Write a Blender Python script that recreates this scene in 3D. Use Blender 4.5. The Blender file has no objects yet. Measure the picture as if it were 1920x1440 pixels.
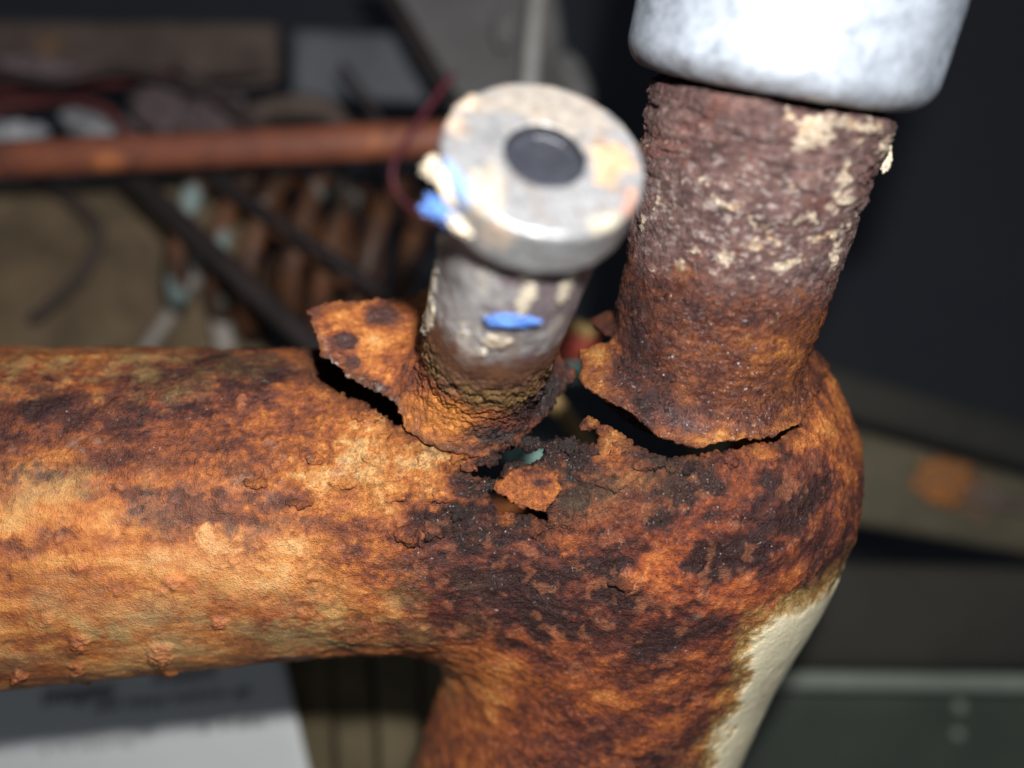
import bpy, math
import numpy as np
from mathutils import Vector, Matrix

# ------------------------------------------------------------------ camera, world, light
SC = bpy.context.scene
COL = SC.collection
MM = 0.001
D = 138.0                     # mm from lens to the plane of sharp focus region (z = 0)
PPM = 12.0                    # photograph pixels per mm at z = 0

cd = bpy.data.cameras.new('camera')
cam = bpy.data.objects.new('camera', cd); COL.objects.link(cam)
cam.location = (0, 0, D * MM)
cd.sensor_width = 36.0
cd.lens = 36.0 * D / (1920 / PPM)
cd.clip_start = 0.005
cd.clip_end = 20.0
cd.dof.use_dof = True
cd.dof.focus_distance = (D - 4.0) * MM
cd.dof.aperture_fstop = 5.6
SC.camera = cam

world = bpy.data.worlds.new('World'); SC.world = world
world.use_nodes = True
bg = world.node_tree.nodes['Background']
bg.inputs['Color'].default_value = (0.80, 0.90, 1.0, 1)
bg.inputs['Strength'].default_value = 0.10

ld = bpy.data.lights.new('torch_light', 'POINT')
ld.energy = 1.9
ld.color = (1.0, 0.975, 0.94)
ld.shadow_soft_size = 0.0035
lamp = bpy.data.objects.new('torch_light', ld); COL.objects.link(lamp)
lamp.location = (12 * MM, 29 * MM, 140 * MM)

SC.view_settings.view_transform = 'Standard'
SC.view_settings.look = 'None'
SC.view_settings.gamma = 1.0
SC.view_settings.exposure = 0.0
SC.view_settings.use_curve_mapping = False
SC.cycles.use_denoising = True
SC.cycles.max_bounces = 6

# ------------------------------------------------------------------ maths helpers
F32 = np.float32

def P(px, py, z):
    """point at height z (mm) that lies at photograph pixel px, py"""
    s = (D - z) / D
    return np.array([(px - 960) / PPM * s, (720 - py) / PPM * s, z])

def proj(V):
    s = D / (D - V[:, 2])
    return 960 + V[:, 0] * s * PPM, 720 - V[:, 1] * s * PPM

def lin(r, g, b):
    c = np.array([r, g, b], float) / 255.0
    return np.where(c <= 0.04045, c / 12.92, ((c + 0.055) / 1.055) ** 2.4)

_r = np.random.RandomState(7)
_perm = _r.permutation(256).astype(np.int32)
_perm = np.concatenate([_perm, _perm, _perm])
_g = _r.normal(size=(256, 3)); _g /= np.linalg.norm(_g, axis=1)[:, None]
_g = _g.astype(F32)

_gx, _gy, _gz = (np.ascontiguousarray(_g[:, k]) for k in range(3))

def _perlin(p):
    i = np.floor(p).astype(np.int32)
    f = p - i
    i &= 255
    w = f * f * f * (f * (f * 6 - 15) + 10)
    fx, fy, fz = (np.ascontiguousarray(f[:, k]) for k in range(3))
    wx, wy, wz = (np.ascontiguousarray(w[:, k]) for k in range(3))
    ix, iy, iz = (np.ascontiguousarray(i[:, k]) for k in range(3))
    px = []
    for dx in (0, 1):
        a = _perm[ix + dx] + iy
        py = []
        for dy in (0, 1):
            b = _perm[a + dy] + iz
            c = []
            for dz in (0, 1):
                h = _perm[b + dz]
                c.append(_gx[h] * (fx - dx) + _gy[h] * (fy - dy) + _gz[h] * (fz - dz))
            py.append(c[0] + wz * (c[1] - c[0]))
        px.append(py[0] + wy * (py[1] - py[0]))
    return (px[0] + wx * (px[1] - px[0])) * 1.5

from concurrent.futures import ThreadPoolExecutor
_pool = ThreadPoolExecutor(4)
def perlin(p):
    p = np.asarray(p, F32)
    if len(p) < 20000: return _perlin(p)
    return np.concatenate(list(_pool.map(_perlin, [p[k:k + 16384] for k in range(0, len(p), 16384)])))

def fbm(V, scale, octaves=4, gain=0.5, seed=0.0, stretch=(1, 1, 1)):
    q = (V / np.array(stretch) / scale + seed * 17.31).astype(F32)
    s = np.zeros(len(V), F32); a = 1.0; t = 0
    for _ in range(octaves):
        s += a * perlin(q); t += a
        q = q * 2.03 + 5.7; a *= gain
    return s / t * 1.6

def smooth(e0, e1, x):
    t = np.clip((x - e0) / (e1 - e0), 0, 1)
    return t * t * (3 - 2 * t)

def smin(a, b, k):
    h = np.clip(0.5 + 0.5 * (b - a) / k, 0, 1)
    return b + (a - b) * h - k * h * (1 - h)

def poly_sd(pts, X, Y):
    """signed distance to a polygon, negative inside"""
    pts = np.asarray(pts, float)
    d = np.full(X.shape, 1e9); sgn = np.ones(X.shape)
    n = len(pts)
    for i in range(n):
        ax, ay = pts[i]; bx, by = pts[i - 1]
        ex, ey = bx - ax, by - ay
        wx, wy = X - ax, Y - ay
        t = np.clip((wx * ex + wy * ey) / max(ex * ex + ey * ey, 1e-9), 0, 1)
        d = np.minimum(d, (wx - ex * t) ** 2 + (wy - ey * t) ** 2)
        c1 = Y >= ay; c2 = Y < by; c3 = ex * wy > ey * wx
        sgn = np.where((c1 & c2 & c3) | (~c1 & ~c2 & ~c3), -sgn, sgn)
    return (sgn * np.sqrt(d))

def surface_nets(S, origin, h):
    ins = S < 0
    nx, ny, nz = S.shape
    cnt = np.zeros((nx - 1, ny - 1, nz - 1), np.int8)
    for a in (0, 1):
        for b in (0, 1):
            for c in (0, 1):
                cnt += ins[a:nx - 1 + a, b:ny - 1 + b, c:nz - 1 + c]
    act = (cnt > 0) & (cnt < 8)
    ci, cj, ck = np.nonzero(act)
    n = len(ci)
    idx = np.full(act.shape, -1, np.int32)
    idx[ci, cj, ck] = np.arange(n, dtype=np.int32)
    corner = {}
    for a in (0, 1):
        for b in (0, 1):
            for c in (0, 1):
                corner[a, b, c] = S[ci + a, cj + b, ck + c].astype(np.float64)
    acc = np.zeros((n, 3)); m = np.zeros(n)
    for ax in range(3):
        for o1 in (0, 1):
            for o2 in (0, 1):
                k0 = [0, 0, 0]; k1 = [0, 0, 0]
                oth = [q for q in range(3) if q != ax]
                k0[oth[0]] = k1[oth[0]] = o1
                k0[oth[1]] = k1[oth[1]] = o2
                k1[ax] = 1
                v0 = corner[tuple(k0)]; v1 = corner[tuple(k1)]
                cr = (v0 < 0) != (v1 < 0)
                t = np.where(cr, v0 / np.where(cr, v0 - v1, 1), 0)
                p = np.zeros((n, 3))
                p[:, oth[0]] = o1; p[:, oth[1]] = o2; p[:, ax] = t
                acc += p * cr[:, None]; m += cr
    V = np.stack([ci, cj, ck], 1) + acc / m[:, None]
    V = np.array(origin) + V * h
    quads = []
    # x edges
    a = ins[:-1, 1:-1, 1:-1]; b = ins[1:, 1:-1, 1:-1]
    i, j, k = np.nonzero(a != b); j = j + 1; k = k + 1
    q = np.stack([idx[i, j - 1, k - 1], idx[i, j, k - 1], idx[i, j, k], idx[i, j - 1, k]], 1)
    fl = ~ins[i, j, k]; q[fl] = q[fl][:, ::-1]; quads.append(q)
    a = ins[1:-1, :-1, 1:-1]; b = ins[1:-1, 1:, 1:-1]
    i, j, k = np.nonzero(a != b); i = i + 1; k = k + 1
    q = np.stack([idx[i - 1, j, k - 1], idx[i - 1, j, k], idx[i, j, k], idx[i, j, k - 1]], 1)
    fl = ~ins[i, j, k]; q[fl] = q[fl][:, ::-1]; quads.append(q)
    a = ins[1:-1, 1:-1, :-1]; b = ins[1:-1, 1:-1, 1:]
    i, j, k = np.nonzero(a != b); i = i + 1; j = j + 1
    q = np.stack([idx[i - 1, j - 1, k], idx[i, j - 1, k], idx[i, j, k], idx[i - 1, j, k]], 1)
    fl = ~ins[i, j, k]; q[fl] = q[fl][:, ::-1]; quads.append(q)
    return V, np.concatenate(quads)

def vnormals(V, Q):
    n = np.cross(V[Q[:, 2]] - V[Q[:, 0]], V[Q[:, 3]] - V[Q[:, 1]])
    N = np.zeros_like(V)
    for c in range(4):
        for ax in range(3):
            N[:, ax] += np.bincount(Q[:, c], weights=n[:, ax], minlength=len(V))
    return N / np.maximum(np.linalg.norm(N, axis=1), 1e-12)[:, None]

def mesh_obj(name, V, Q, mat, parent=None, col=None, wet=None, crust=None):
    """link quads as one mesh object; V in mm, world coordinates"""
    me = bpy.data.meshes.new(name)
    V = np.asarray(V, float); Q = np.asarray(Q)
    k = Q.shape[1]
    me.vertices.add(len(V))
    me.vertices.foreach_set('co', (V * MM).astype(F32).ravel())
    me.loops.add(Q.size)
    me.loops.foreach_set('vertex_index', Q.astype(np.int32).ravel())
    me.polygons.add(len(Q))
    me.polygons.foreach_set('loop_start', (np.arange(len(Q)) * k).astype(np.int32))
    me.polygons.foreach_set('use_smooth', np.ones(len(Q), bool))
    if col is not None:
        at = me.attributes.new('rust_colour', 'FLOAT_COLOR', 'POINT')
        c = np.ones((len(V), 4), F32); c[:, :3] = np.clip(col, 0, 1)
        if wet is not None: c[:, 3] = wet
        at.data.foreach_set('color', c.ravel())
    if crust is not None:
        ca = me.attributes.new('crust', 'FLOAT', 'POINT')
        ca.data.foreach_set('value', np.clip(crust, 0, 1).astype(F32))
    me.update(calc_edges=True)
    me.validate()
    me.materials.append(mat)
    o = bpy.data.objects.new(name, me); COL.objects.link(o)
    if parent is not None: o.parent = parent
    return o

def tag(o, label=None, cat=None, group=None, kind=None):
    if label: o['label'] = label
    if cat: o['category'] = cat
    if group: o['group'] = group
    if kind: o['kind'] = kind
    return o

def empty(name, loc=(0, 0, 0)):
    o = bpy.data.objects.new(name, None); COL.objects.link(o)
    o.empty_display_size = 0.01
    return o

# ------------------------------------------------------------------ materials
def nodes_of(m):
    m.use_nodes = True
    nt = m.node_tree
    return nt, nt.nodes, nt.links

def coords(nt):
    t = nt.nodes.new('ShaderNodeTexCoord')
    mp = nt.nodes.new('ShaderNodeMapping'); mp.vector_type = 'POINT'
    mp.inputs['Scale'].default_value = (1000, 1000, 1000)     # texture space in mm
    nt.links.new(t.outputs['Object'], mp.inputs['Vector'])
    return mp.outputs['Vector']

def noise(nt, vec, scale, detail=4, rough=0.55, dist=0.0):
    n = nt.nodes.new('ShaderNodeTexNoise')
    n.inputs['Scale'].default_value = scale
    n.inputs['Detail'].default_value = detail
    n.inputs['Roughness'].default_value = rough
    n.inputs['Distortion'].default_value = dist
    nt.links.new(vec, n.inputs['Vector'])
    return n.outputs['Fac']

def maprange(nt, v, a, b, c, d):
    m = nt.nodes.new('ShaderNodeMapRange')
    for k, x in zip(('From Min', 'From Max', 'To Min', 'To Max'), (a, b, c, d)): m.inputs[k].default_value = x
    nt.links.new(v, m.inputs['Value'])
    return m.outputs['Result']

def math_node(nt, op, a, b):
    m = nt.nodes.new('ShaderNodeMath'); m.operation = op
    for k, x in enumerate((a, b)):
        if isinstance(x, (int, float)): m.inputs[k].default_value = x
        else: nt.links.new(x, m.inputs[k])
    return m.outputs[0]

def bump(nt, h, dist_mm, strength=1.0, normal=None):
    b = nt.nodes.new('ShaderNodeBump')
    b.inputs['Distance'].default_value = dist_mm * MM
    b.inputs['Strength'].default_value = strength
    nt.links.new(h, b.inputs['Height'])
    if normal is not None: nt.links.new(normal, b.inputs['Normal'])
    return b.outputs['Normal']

def rust_material(name, metal=0.0, r_dry=0.72, r_wet=0.34, grain=1.0, contrast=0.55):
    m = bpy.data.materials.new(name)
    nt, N, L = nodes_of(m)
    B = N['Principled BSDF']
    v = coords(nt)
    at = N.new('ShaderNodeAttribute'); at.attribute_name = 'rust_colour'
    n1 = noise(nt, v, 1.1, 6, 0.62)
    n2 = noise(nt, v, 4.0, 4, 0.6)
    n3 = noise(nt, v, 2.1, 3, 0.6)
    mul = math_node(nt, 'MULTIPLY', maprange(nt, n1, 0.3, 0.7, 1 - contrast * 0.7, 1 + contrast * 0.6),
                    maprange(nt, n2, 0.3, 0.7, 1 - contrast * 0.5, 1 + contrast * 0.5))
    mul = math_node(nt, 'MULTIPLY', mul, maprange(nt, n3, 0.3, 0.7, 1 - contrast * 0.5, 1 + contrast * 0.4))
    mx = N.new('ShaderNodeMix'); mx.data_type = 'RGBA'; mx.blend_type = 'MULTIPLY'
    ac = N.new('ShaderNodeAttribute'); ac.attribute_name = 'crust'
    cf = maprange(nt, ac.outputs['Fac'], 0.0, 0.6, 0.12, 1.0)
    L.new(cf, mx.inputs[0])
    L.new(at.outputs['Color'], mx.inputs['A'])
    L.new(mul, mx.inputs['B'])
    # darker specks in the pits
    sp = noise(nt, v, 2.2, 3, 0.7)
    f = math_node(nt, 'MULTIPLY', maprange(nt, sp, 0.60, 0.72, 0.0, 0.6), cf)
    mx2 = N.new('ShaderNodeMix'); mx2.data_type = 'RGBA'
    mx2.inputs['B'].default_value = (0.045, 0.018, 0.012, 1)
    L.new(f, mx2.inputs[0]); L.new(mx.outputs['Result'], mx2.inputs['A'])
    L.new(mx2.outputs['Result'], B.inputs['Base Color'])
    # wetness sits in the attribute's alpha
    r = maprange(nt, at.outputs['Alpha'], 0, 1, r_dry, r_wet)
    rn = math_node(nt, 'ADD', r, maprange(nt, n1, 0.3, 0.7, -0.12, 0.12))
    L.new(rn, B.inputs['Roughness'])
    L.new(maprange(nt, at.outputs['Alpha'], 0.35, 1, 0.0, 0.15), B.inputs['Coat Weight'])
    B.inputs['Coat Roughness'].default_value = 0.25
    B.inputs['Specular IOR Level'].default_value = 0.55
    B.inputs['Metallic'].default_value = metal
    vo = N.new('ShaderNodeTexVoronoi'); vo.inputs['Scale'].default_value = 3.6
    L.new(v, vo.inputs['Vector'])
    st = maprange(nt, ac.outputs['Fac'], 0, 1, 0.25, 1.0)
    nb = bump(nt, n1, 0.55 * grain, 0.8)
    L.new(st, N[-1].inputs['Strength'])
    nb = bump(nt, n3, 0.40 * grain, 0.5, nb)
    L.new(st, N[-1].inputs['Strength'])
    nb = bump(nt, vo.outputs['Distance'], 0.25 * grain, 0.5, nb)
    L.new(st, N[-1].inputs['Strength'])
    n5 = noise(nt, v, 6.5, 3, 0.7)
    nb = bump(nt, n5, 0.42 * grain, 0.8, nb)
    L.new(math_node(nt, 'MULTIPLY', st, 0.9), [q for q in N if q.bl_idname == 'ShaderNodeBump'][-1].inputs['Strength'])
    L.new(nb, B.inputs['Normal'])
    # droplets and crystal faces: every grain tilts its own way
    vg = N.new('ShaderNodeTexVoronoi'); vg.inputs['Scale'].default_value = 4.2
    L.new(v, vg.inputs['Vector'])
    sb = N.new('ShaderNodeVectorMath'); sb.operation = 'SUBTRACT'; sb.inputs[1].default_value = (0.5, 0.5, 0.5)
    L.new(vg.outputs['Color'], sb.inputs[0])
    sc = N.new('ShaderNodeVectorMath'); sc.operation = 'SCALE'; sc.inputs['Scale'].default_value = 1.1
    L.new(sb.outputs['Vector'], sc.inputs[0])
    ge = N.new('ShaderNodeNewGeometry')
    ad = N.new('ShaderNodeVectorMath'); ad.operation = 'ADD'
    L.new(ge.outputs['Normal'], ad.inputs[0]); L.new(sc.outputs['Vector'], ad.inputs[1])
    no = N.new('ShaderNodeVectorMath'); no.operation = 'NORMALIZE'
    L.new(ad.outputs['Vector'], no.inputs[0])
    cn = no.outputs['Vector']
    L.new(cn, B.inputs['Coat Normal'])
    return m

def zinc_material(name):
    """dull galvanised metal with vertex-placed stains"""
    m = bpy.data.materials.new(name)
    nt, N, L = nodes_of(m)
    B = N['Principled BSDF']
    v = coords(nt)
    at = N.new('ShaderNodeAttribute'); at.attribute_name = 'rust_colour'
    n1 = noise(nt, v, 0.8, 7, 0.68)
    n2 = noise(nt, v, 4.0, 3, 0.6)
    mul = math_node(nt, 'MULTIPLY', maprange(nt, n1, 0.3, 0.7, 0.80, 1.14), maprange(nt, n2, 0.3, 0.7, 0.84, 1.12))
    mx = N.new('ShaderNodeMix'); mx.data_type = 'RGBA'; mx.blend_type = 'MULTIPLY'
    mx.inputs[0].default_value = 1.0
    L.new(at.outputs['Color'], mx.inputs['A']); L.new(mul, mx.inputs['B'])
    L.new(mx.outputs['Result'], B.inputs['Base Color'])
    L.new(maprange(nt, at.outputs['Alpha'], 0, 1, 0.0, 0.75), B.inputs['Metallic'])
    L.new(maprange(nt, n1, 0.3, 0.7, 0.30, 0.52), B.inputs['Roughness'])
    nb = bump(nt, n1, 0.10, 0.6)
    nb = bump(nt, n2, 0.03, 0.6, nb)
    L.new(nb, B.inputs['Normal'])
    return m

def plain_material(name, c1, c2, scale=0.1, rough=0.7, metal=0.0, bmp=0.3, extra=None):
    """two-tone noisy surface; extra = (colour, threshold, scale) adds stains"""
    m = bpy.data.materials.new(name)
    nt, N, L = nodes_of(m)
    B = N['Principled BSDF']
    v = coords(nt)
    n1 = noise(nt, v, scale, 6, 0.6)
    mx = N.new('ShaderNodeMix'); mx.data_type = 'RGBA'
    mx.inputs['A'].default_value = (*c1, 1); mx.inputs['B'].default_value = (*c2, 1)
    L.new(maprange(nt, n1, 0.32, 0.68, 0, 1), mx.inputs[0])
    out = mx.outputs['Result']
    if extra:
        c3, th, sc = extra
        n3 = noise(nt, v, sc, 4, 0.6)
        m3 = N.new('ShaderNodeMix'); m3.data_type = 'RGBA'
        m3.inputs['B'].default_value = (*c3, 1)
        L.new(maprange(nt, n3, th, th + 0.1, 0, 1), m3.inputs[0])
        L.new(out, m3.inputs['A']); out = m3.outputs['Result']
    L.new(out, B.inputs['Base Color'])
    B.inputs['Roughness'].default_value = rough
    B.inputs['Metallic'].default_value = metal
    n2 = noise(nt, v, scale * 8, 4, 0.6)
    L.new(bump(nt, n2, bmp, 0.6), B.inputs['Normal'])
    return m

M_RUST = rust_material('pipe_rust')
M_POST = rust_material('post_rust', grain=1.1, r_dry=0.7, r_wet=0.26)
M_STUB = rust_material('stub_paint_and_rust', grain=0.55, contrast=0.32, r_dry=0.6, r_wet=0.35)
M_ZINC = zinc_material('galvanised_zinc')

# ------------------------------------------------------------------ colours of rust
RAMP_T = np.array([0.0, 0.16, 0.32, 0.48, 0.64, 0.80, 1.0])
RAMP_C = np.array([lin(52, 27, 25), lin(84, 41, 31), lin(114, 60, 39), lin(152, 82, 40),
                   lin(184, 108, 48), lin(208, 136, 68), lin(222, 172, 112)])

def ramp(t):
    t = np.clip(t, 0, 1)
    c = np.stack([np.interp(t, RAMP_T, RAMP_C[:, k]) for k in range(3)], 1)
    return c * 1.0 - 0.0 * c.mean(1, keepdims=True) * np.array([1.1, 1.0, 0.95])

def blob(u, v, px, py, rx, ry, ang=0.0):
    a = math.radians(ang); c, s = math.cos(a), math.sin(a)
    x = (u - px); y = (v - py)
    X = (x * c - y * s) / rx; Y = (x * s + y * c) / ry
    return np.exp(-(X * X + Y * Y) * 0.9)

def mixc(col, c, f):
    f = np.clip(f, 0, 1)[:, None]
    return col * (1 - f) + np.asarray(c)[None, :] * f

# ------------------------------------------------------------------ the rusted pipe junction
Z_AX = -24.0
def d_body(X, Y, Z):
    t = np.clip((X + 104) / 74.0, 0, 1)
    yc = -24.6 + 3.6 * t
    R = 31.6 - 4.2 * t
    dx = np.maximum(X - 26, 0)
    arm = np.sqrt((Y - yc) ** 2 + (Z - Z_AX) ** 2 + dx * dx) - R
    a = np.array([31.2, -15.5, -26.0]); b = np.array([4.0, -104, -54.0])
    ab = b - a
    h = np.clip(((X - a[0]) * ab[0] + (Y - a[1]) * ab[1] + (Z - a[2]) * ab[2]) / ab.dot(ab), 0, 1)
    leg = np.sqrt((X - a[0] - ab[0] * h) ** 2 + (Y - a[1] - ab[1] * h) ** 2 + (Z - a[2] - ab[2] * h) ** 2) - (30.6 - 0.5 * h)
    return smin(arm, leg, 16.0)

def surf(px, py, fallback=-14.0):
    """point of the pipe's skin seen at a pixel"""
    o = np.array([0, 0, D]); d = P(px, py, 0) - o; d /= np.linalg.norm(d)
    t = 90.0
    for _ in range(60):
        p = o + d * t
        s = float(d_body(p[0], p[1], p[2]))
        if s < 0.01: return p
        t += s * 0.9
        if t > 190: break
    return P(px, py, fallback)

def surf_xy(pts): return [surf(*p)[:2] for p in pts]

H = 0.36
def grid(lo, hi, h):
    ax = [np.arange(lo[k], hi[k] + h, h).astype(F32) for k in range(3)]
    return ax[0][:, None, None], ax[1][None, :, None], ax[2][None, None, :]

def warp2(gx, gy, amp, scale, seed, amp2=0.0, scale2=0.5):
    X, Y = np.meshgrid(gx.ravel(), gy.ravel(), indexing='ij')
    V = np.stack([X.ravel(), Y.ravel(), np.zeros(X.size)], 1)
    wx = fbm(V, scale, 4, 0.6, seed) * amp
    wy = fbm(V, scale, 4, 0.6, seed + 3) * amp
    if amp2:
        wx += fbm(V, scale2, 2, 0.6, seed + 5) * amp2; wy += fbm(V, scale2, 2, 0.6, seed + 8) * amp2
    return X + wx.reshape(X.shape), Y + wy.reshape(X.shape)

HOLE_MAIN = [(562, 628), (576, 664), (592, 702), (630, 732), (682, 757), (722, 778), (748, 800), (775, 818), (800, 836),
             (838, 838), (858, 800), (938, 770), (966, 797), (985, 812), (1030, 822), (1060, 817), (1098, 828), (1118, 833),
             (1124, 818), (1106, 807), (1086, 799), (1092, 784), (1112, 784), (1128, 796), (1160, 804), (1190, 830), (1230, 850),
             (1270, 857), (1330, 851), (1400, 840), (1450, 831), (1496, 802), (1500, 792), (1470, 740), (1440, 600), (1440, 500), (560, 500)]
HOLE_B = [(876, 858), (888, 876), (905, 884), (925, 881), (938, 868), (947, 878), (940, 895), (915, 900), (890, 896), (876, 884)]
HOLE_C = [(936, 838), (955, 830), (975, 836), (990, 843), (1012, 843), (1016, 858), (1002, 868), (985, 874), (965, 866), (946, 870), (932, 862)]
CRACK_D = [(922, 918), (950, 942), (985, 954), (1022, 964), (1024, 974), (980, 970), (945, 958), (916, 932)]

pipe = empty('rusted_pipe_junction')
pipe.location = (0, 0, 0)
tag(pipe, 'rusted orange brown steel pipe elbow torn open around two upright stubs', 'pipe')

def body_paint(V, N):
    u, v = proj(V)
    # slow warping so that patches do not read as ellipses
    wu = fbm(V, 9, 3, 0.6, 1) * 55 + fbm(V, 2.2, 3, 0.6, 2) * 22
    wv = fbm(V, 9, 3, 0.6, 3) * 45 + fbm(V, 2.2, 3, 0.6, 4) * 22
    U = u + wu; W = v + wv
    calm = smooth(760, 380, u) * smooth(840, 960, v)          # smooth stained flank of the arm
    t = 0.52 + 0.20 * fbm(V, 14, 3, 0.5, 5, (2.2, 1, 1)) + (0.30 - 0.08 * calm) * fbm(V, 3.2, 4, 0.6, 6, (2.0, 1, 1)) + (0.20 - 0.04 * calm) * fbm(V, 0.9, 3, 0.65, 7)
    t += calm * (0.06 + 0.30 * fbm(V, 4.0, 4, .6, 10, (4.5, 1, 1)))
    dark = [(470, 690, 95, 45, 0, .26), (300, 700, 90, 30, 0, .12), (370, 955, 165, 38, -8, .30), (290, 980, 70, 34, 0, .16), (150, 770, 190, 36, 0, .20), (420, 760, 120, 30, 0, .16), (905, 1060, 250, 60, 0, .26),
            (900, 1140, 170, 70, 0, .28), (900, 905, 70, 34, 0, .36), (1000, 850, 110, 26, 0, .55), (880, 985, 130, 36, 0, .32),
            (1090, 925, 60, 40, 20, .34), (1280, 930, 130, 30, 32, .28), (1420, 990, 130, 55, 25, .30), (1490, 880, 60, 60, 0, .22),
            (1330, 1055, 60, 28, 0, .34), (1180, 1170, 190, 50, 5, .24), (580, 800, 60, 30, -20, .16), (1060, 820, 70, 24, 0, .5),
            (740, 775, 40, 20, -30, .3), (1230, 860, 70, 30, 0, .24), (640, 1010, 90, 24, 0, .15), (520, 930, 90, 22, 0, .18),
            (1480, 760, 60, 60, 0, .16), (40, 900, 70, 14, 0, .25), (50, 1040, 80, 20, 0, .2), (1020, 1090, 200, 60, 0, .14), (1080, 1390, 250, 50, 0, .08)]
    lite = [(690, 890, 200, 70, 0, .26), (800, 850, 60, 40, 0, .2), (150, 980, 190, 50, 0, .16), (420, 1060, 250, 55, 0, .14), (650, 830, 110, 50, 0, .14), (1170, 835, 80, 40, 0, .22),
            (1290, 1040, 150, 26, 35, .16), (405, 1000, 50, 20, 0, .42), (1190, 1085, 40, 22, 0, .24), (1420, 1110, 80, 60, 20, .16), (900, 1270, 120, 60, 0, .16),
            (1060, 870, 40, 20, 0, .1), (1370, 840, 90, 18, 0, .18), (250, 1230, 220, 40, 0, .12), (120, 850, 140, 40, 0, .1), (1200, 1340, 160, 60, 0, .08), (690, 1130, 70, 40, 0, .16)]
    c35, s35 = math.cos(math.radians(33)), math.sin(math.radians(33))
    VR = np.stack([V[:, 0] * c35 + V[:, 1] * s35, -V[:, 0] * s35 + V[:, 1] * c35, V[:, 2]], 1)
    elbow = smooth(960, 1200, u) * smooth(820, 930, v)
    t += elbow * (0.42 * fbm(VR, 5.0, 4, .55, 9, (2.2, 1, 1)) - 0.26) - 0.13 * smooth(930, 820, v) * smooth(1000, 600, u)
    nz = 0.30 * fbm(V, 2.6, 4, 0.62, 8, (1.5, 1, 1))
    for b in dark: t -= b[5] * 1.15 * smooth(.28, .66, blob(U, W, *b[:5]) + nz)
    for b in lite: t += b[5] * 1.1 * smooth(.28, .70, blob(U, W, *b[:5]) + nz)
    col = ramp(t)
    # ochre and olive on the lower left flank, red on the elbow
    n = smooth(-0.25, 0.45, fbm(V, 6, 4, 0.6, 11))
    och = np.zeros(len(V))
    for b in [(150, 1185, 330, 70, 0, .95), (100, 940, 160, 50, 0, .8), (620, 1165, 190, 60, 0, 1.0), (180, 690, 280, 34, 0, .9), (60, 690, 120, 40, 0, .7), (120, 930, 130, 40, 0, .6), (430, 1100, 260, 40, 0, .5), (1180, 880, 110, 40, 0, .4), (700, 1090, 60, 40, 0, .6)]:
        och = np.maximum(och, b[5] * blob(U, W, *b[:5]))
    lum = (0.42 + 1.0 * np.clip(t, 0.1, 1))[:, None]
    col = col * (1 - (och * n)[:, None]) + (lin(192, 152, 92)[None, :] * lum) * (och * n)[:, None]
    oli = np.zeros(len(V))
    for b in [(560, 1200, 240, 26, 0, .7), (1110, 930, 70, 40, 20, .6), (280, 1170, 120, 30, 0, .5), (740, 1200, 90, 26, 0, .6), (260, 660, 200, 18, 0, .35)]:
        oli = np.maximum(oli, b[5] * blob(U, W, *b[:5]))
    col = col * (1 - (oli * (0.4 + 0.6 * n))[:, None]) + (lin(150, 132, 92)[None, :] * lum) * (oli * (0.4 + 0.6 * n))[:, None]
    red = np.zeros(len(V))
    for b in [(1320, 1080, 330, 230, 0, .7), (950, 1180, 250, 110, 0, .55), (1150, 1350, 330, 150, 0, .45), (300, 1030, 250, 40, 0, .3)]:
        red = np.maximum(red, b[5] * blob(U, W, *b[:5]))
    col = col * (1 - red[:, None] * np.array([0.10, 0.42, 0.48]))
    col = mixc(col, lin(196, 152, 108), calm * (0.05 + 0.22 * smooth(0.0, 0.4, fbm(V, 8, 4, .6, 12, (2.2, 1, 1)))))
    # grey bloom in spots
    g = smooth(0.28, 0.5, fbm(V, 4.2, 4, 0.6, 13)) * 0.45
    for b in [(560, 870, 90, 40, 0, 1.0), (150, 870, 110, 30, 0, .9), (700, 760, 60, 30, 0, .4), (1240, 1010, 40, 24, 0, 1.0), (1330, 1120, 30, 16, 0, 1.0)]:
        col = mixc(col, lin(172, 146, 128), g * b[5] * blob(U, W, *b[:5]) * 1.6)
    # orange-pink powdery spots
    pk = smooth(0.30, 0.42, fbm(V, 3.0, 3, 0.5, 15))
    col = mixc(col, lin(206, 128, 84), pk * 0.25 * smooth(820, 900, v))
    # black crust around the torn middle
    blk = np.zeros(len(V))
    for b in [(908, 900, 44, 26, 0, 1.0), (1010, 838, 100, 20, 0, 1.2), (1060, 880, 60, 16, 0, .9), (960, 975, 100, 16, 0, .7), (870, 975, 60, 22, 0, .7), (1240, 880, 60, 20, 0, .8), (980, 882, 55, 10, 0, 1.1), (935, 800, 40, 20, 0, .8)]:
        blk = np.maximum(blk, b[5] * blob(U, W, *b[:5]))
    blk *= 0.55 + 0.9 * smooth(-0.4, 0.4, fbm(V, 1.6, 3, 0.6, 17))
    col = mixc(col, lin(44, 35, 33), blk)
    # old cream paint left on the outer side of the leg
    pts = [(1620, 1040), (1556, 1112), (1500, 1130), (1440, 1155), (1405, 1205), (1390, 1290), (1352, 1365), (1305, 1460), (1300, 1700), (2200, 1700), (2200, 1040)]
    sd = poly_sd(pts, u + fbm(V, 5, 3, .6, 21) * 26 + fbm(V, 1.3, 3, .6, 22) * 12, v + fbm(V, 5, 3, .6, 23) * 22)
    paint = smooth(10, -16, sd) * (1 - 0.35 * smooth(0.40, 0.6, fbm(V, 3.3, 3, .6, 24)))
    col = mixc(col, lin(196, 158, 84), smooth(40, -6, sd) * 0.7)
    cream = lin(226, 216, 184)[None, :] * (1 + 0.12 * fbm(V, 6, 3, .6, 25))[:, None]
    f = paint[:, None]
    col = col * (1 - f) + cream * f
    wet = np.clip(0.50 - 0.5 * (t - 0.4) + blk * 0.3 + 0.25 * fbm(V, 5, 3, 0.6, 27), 0, 1)
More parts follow.
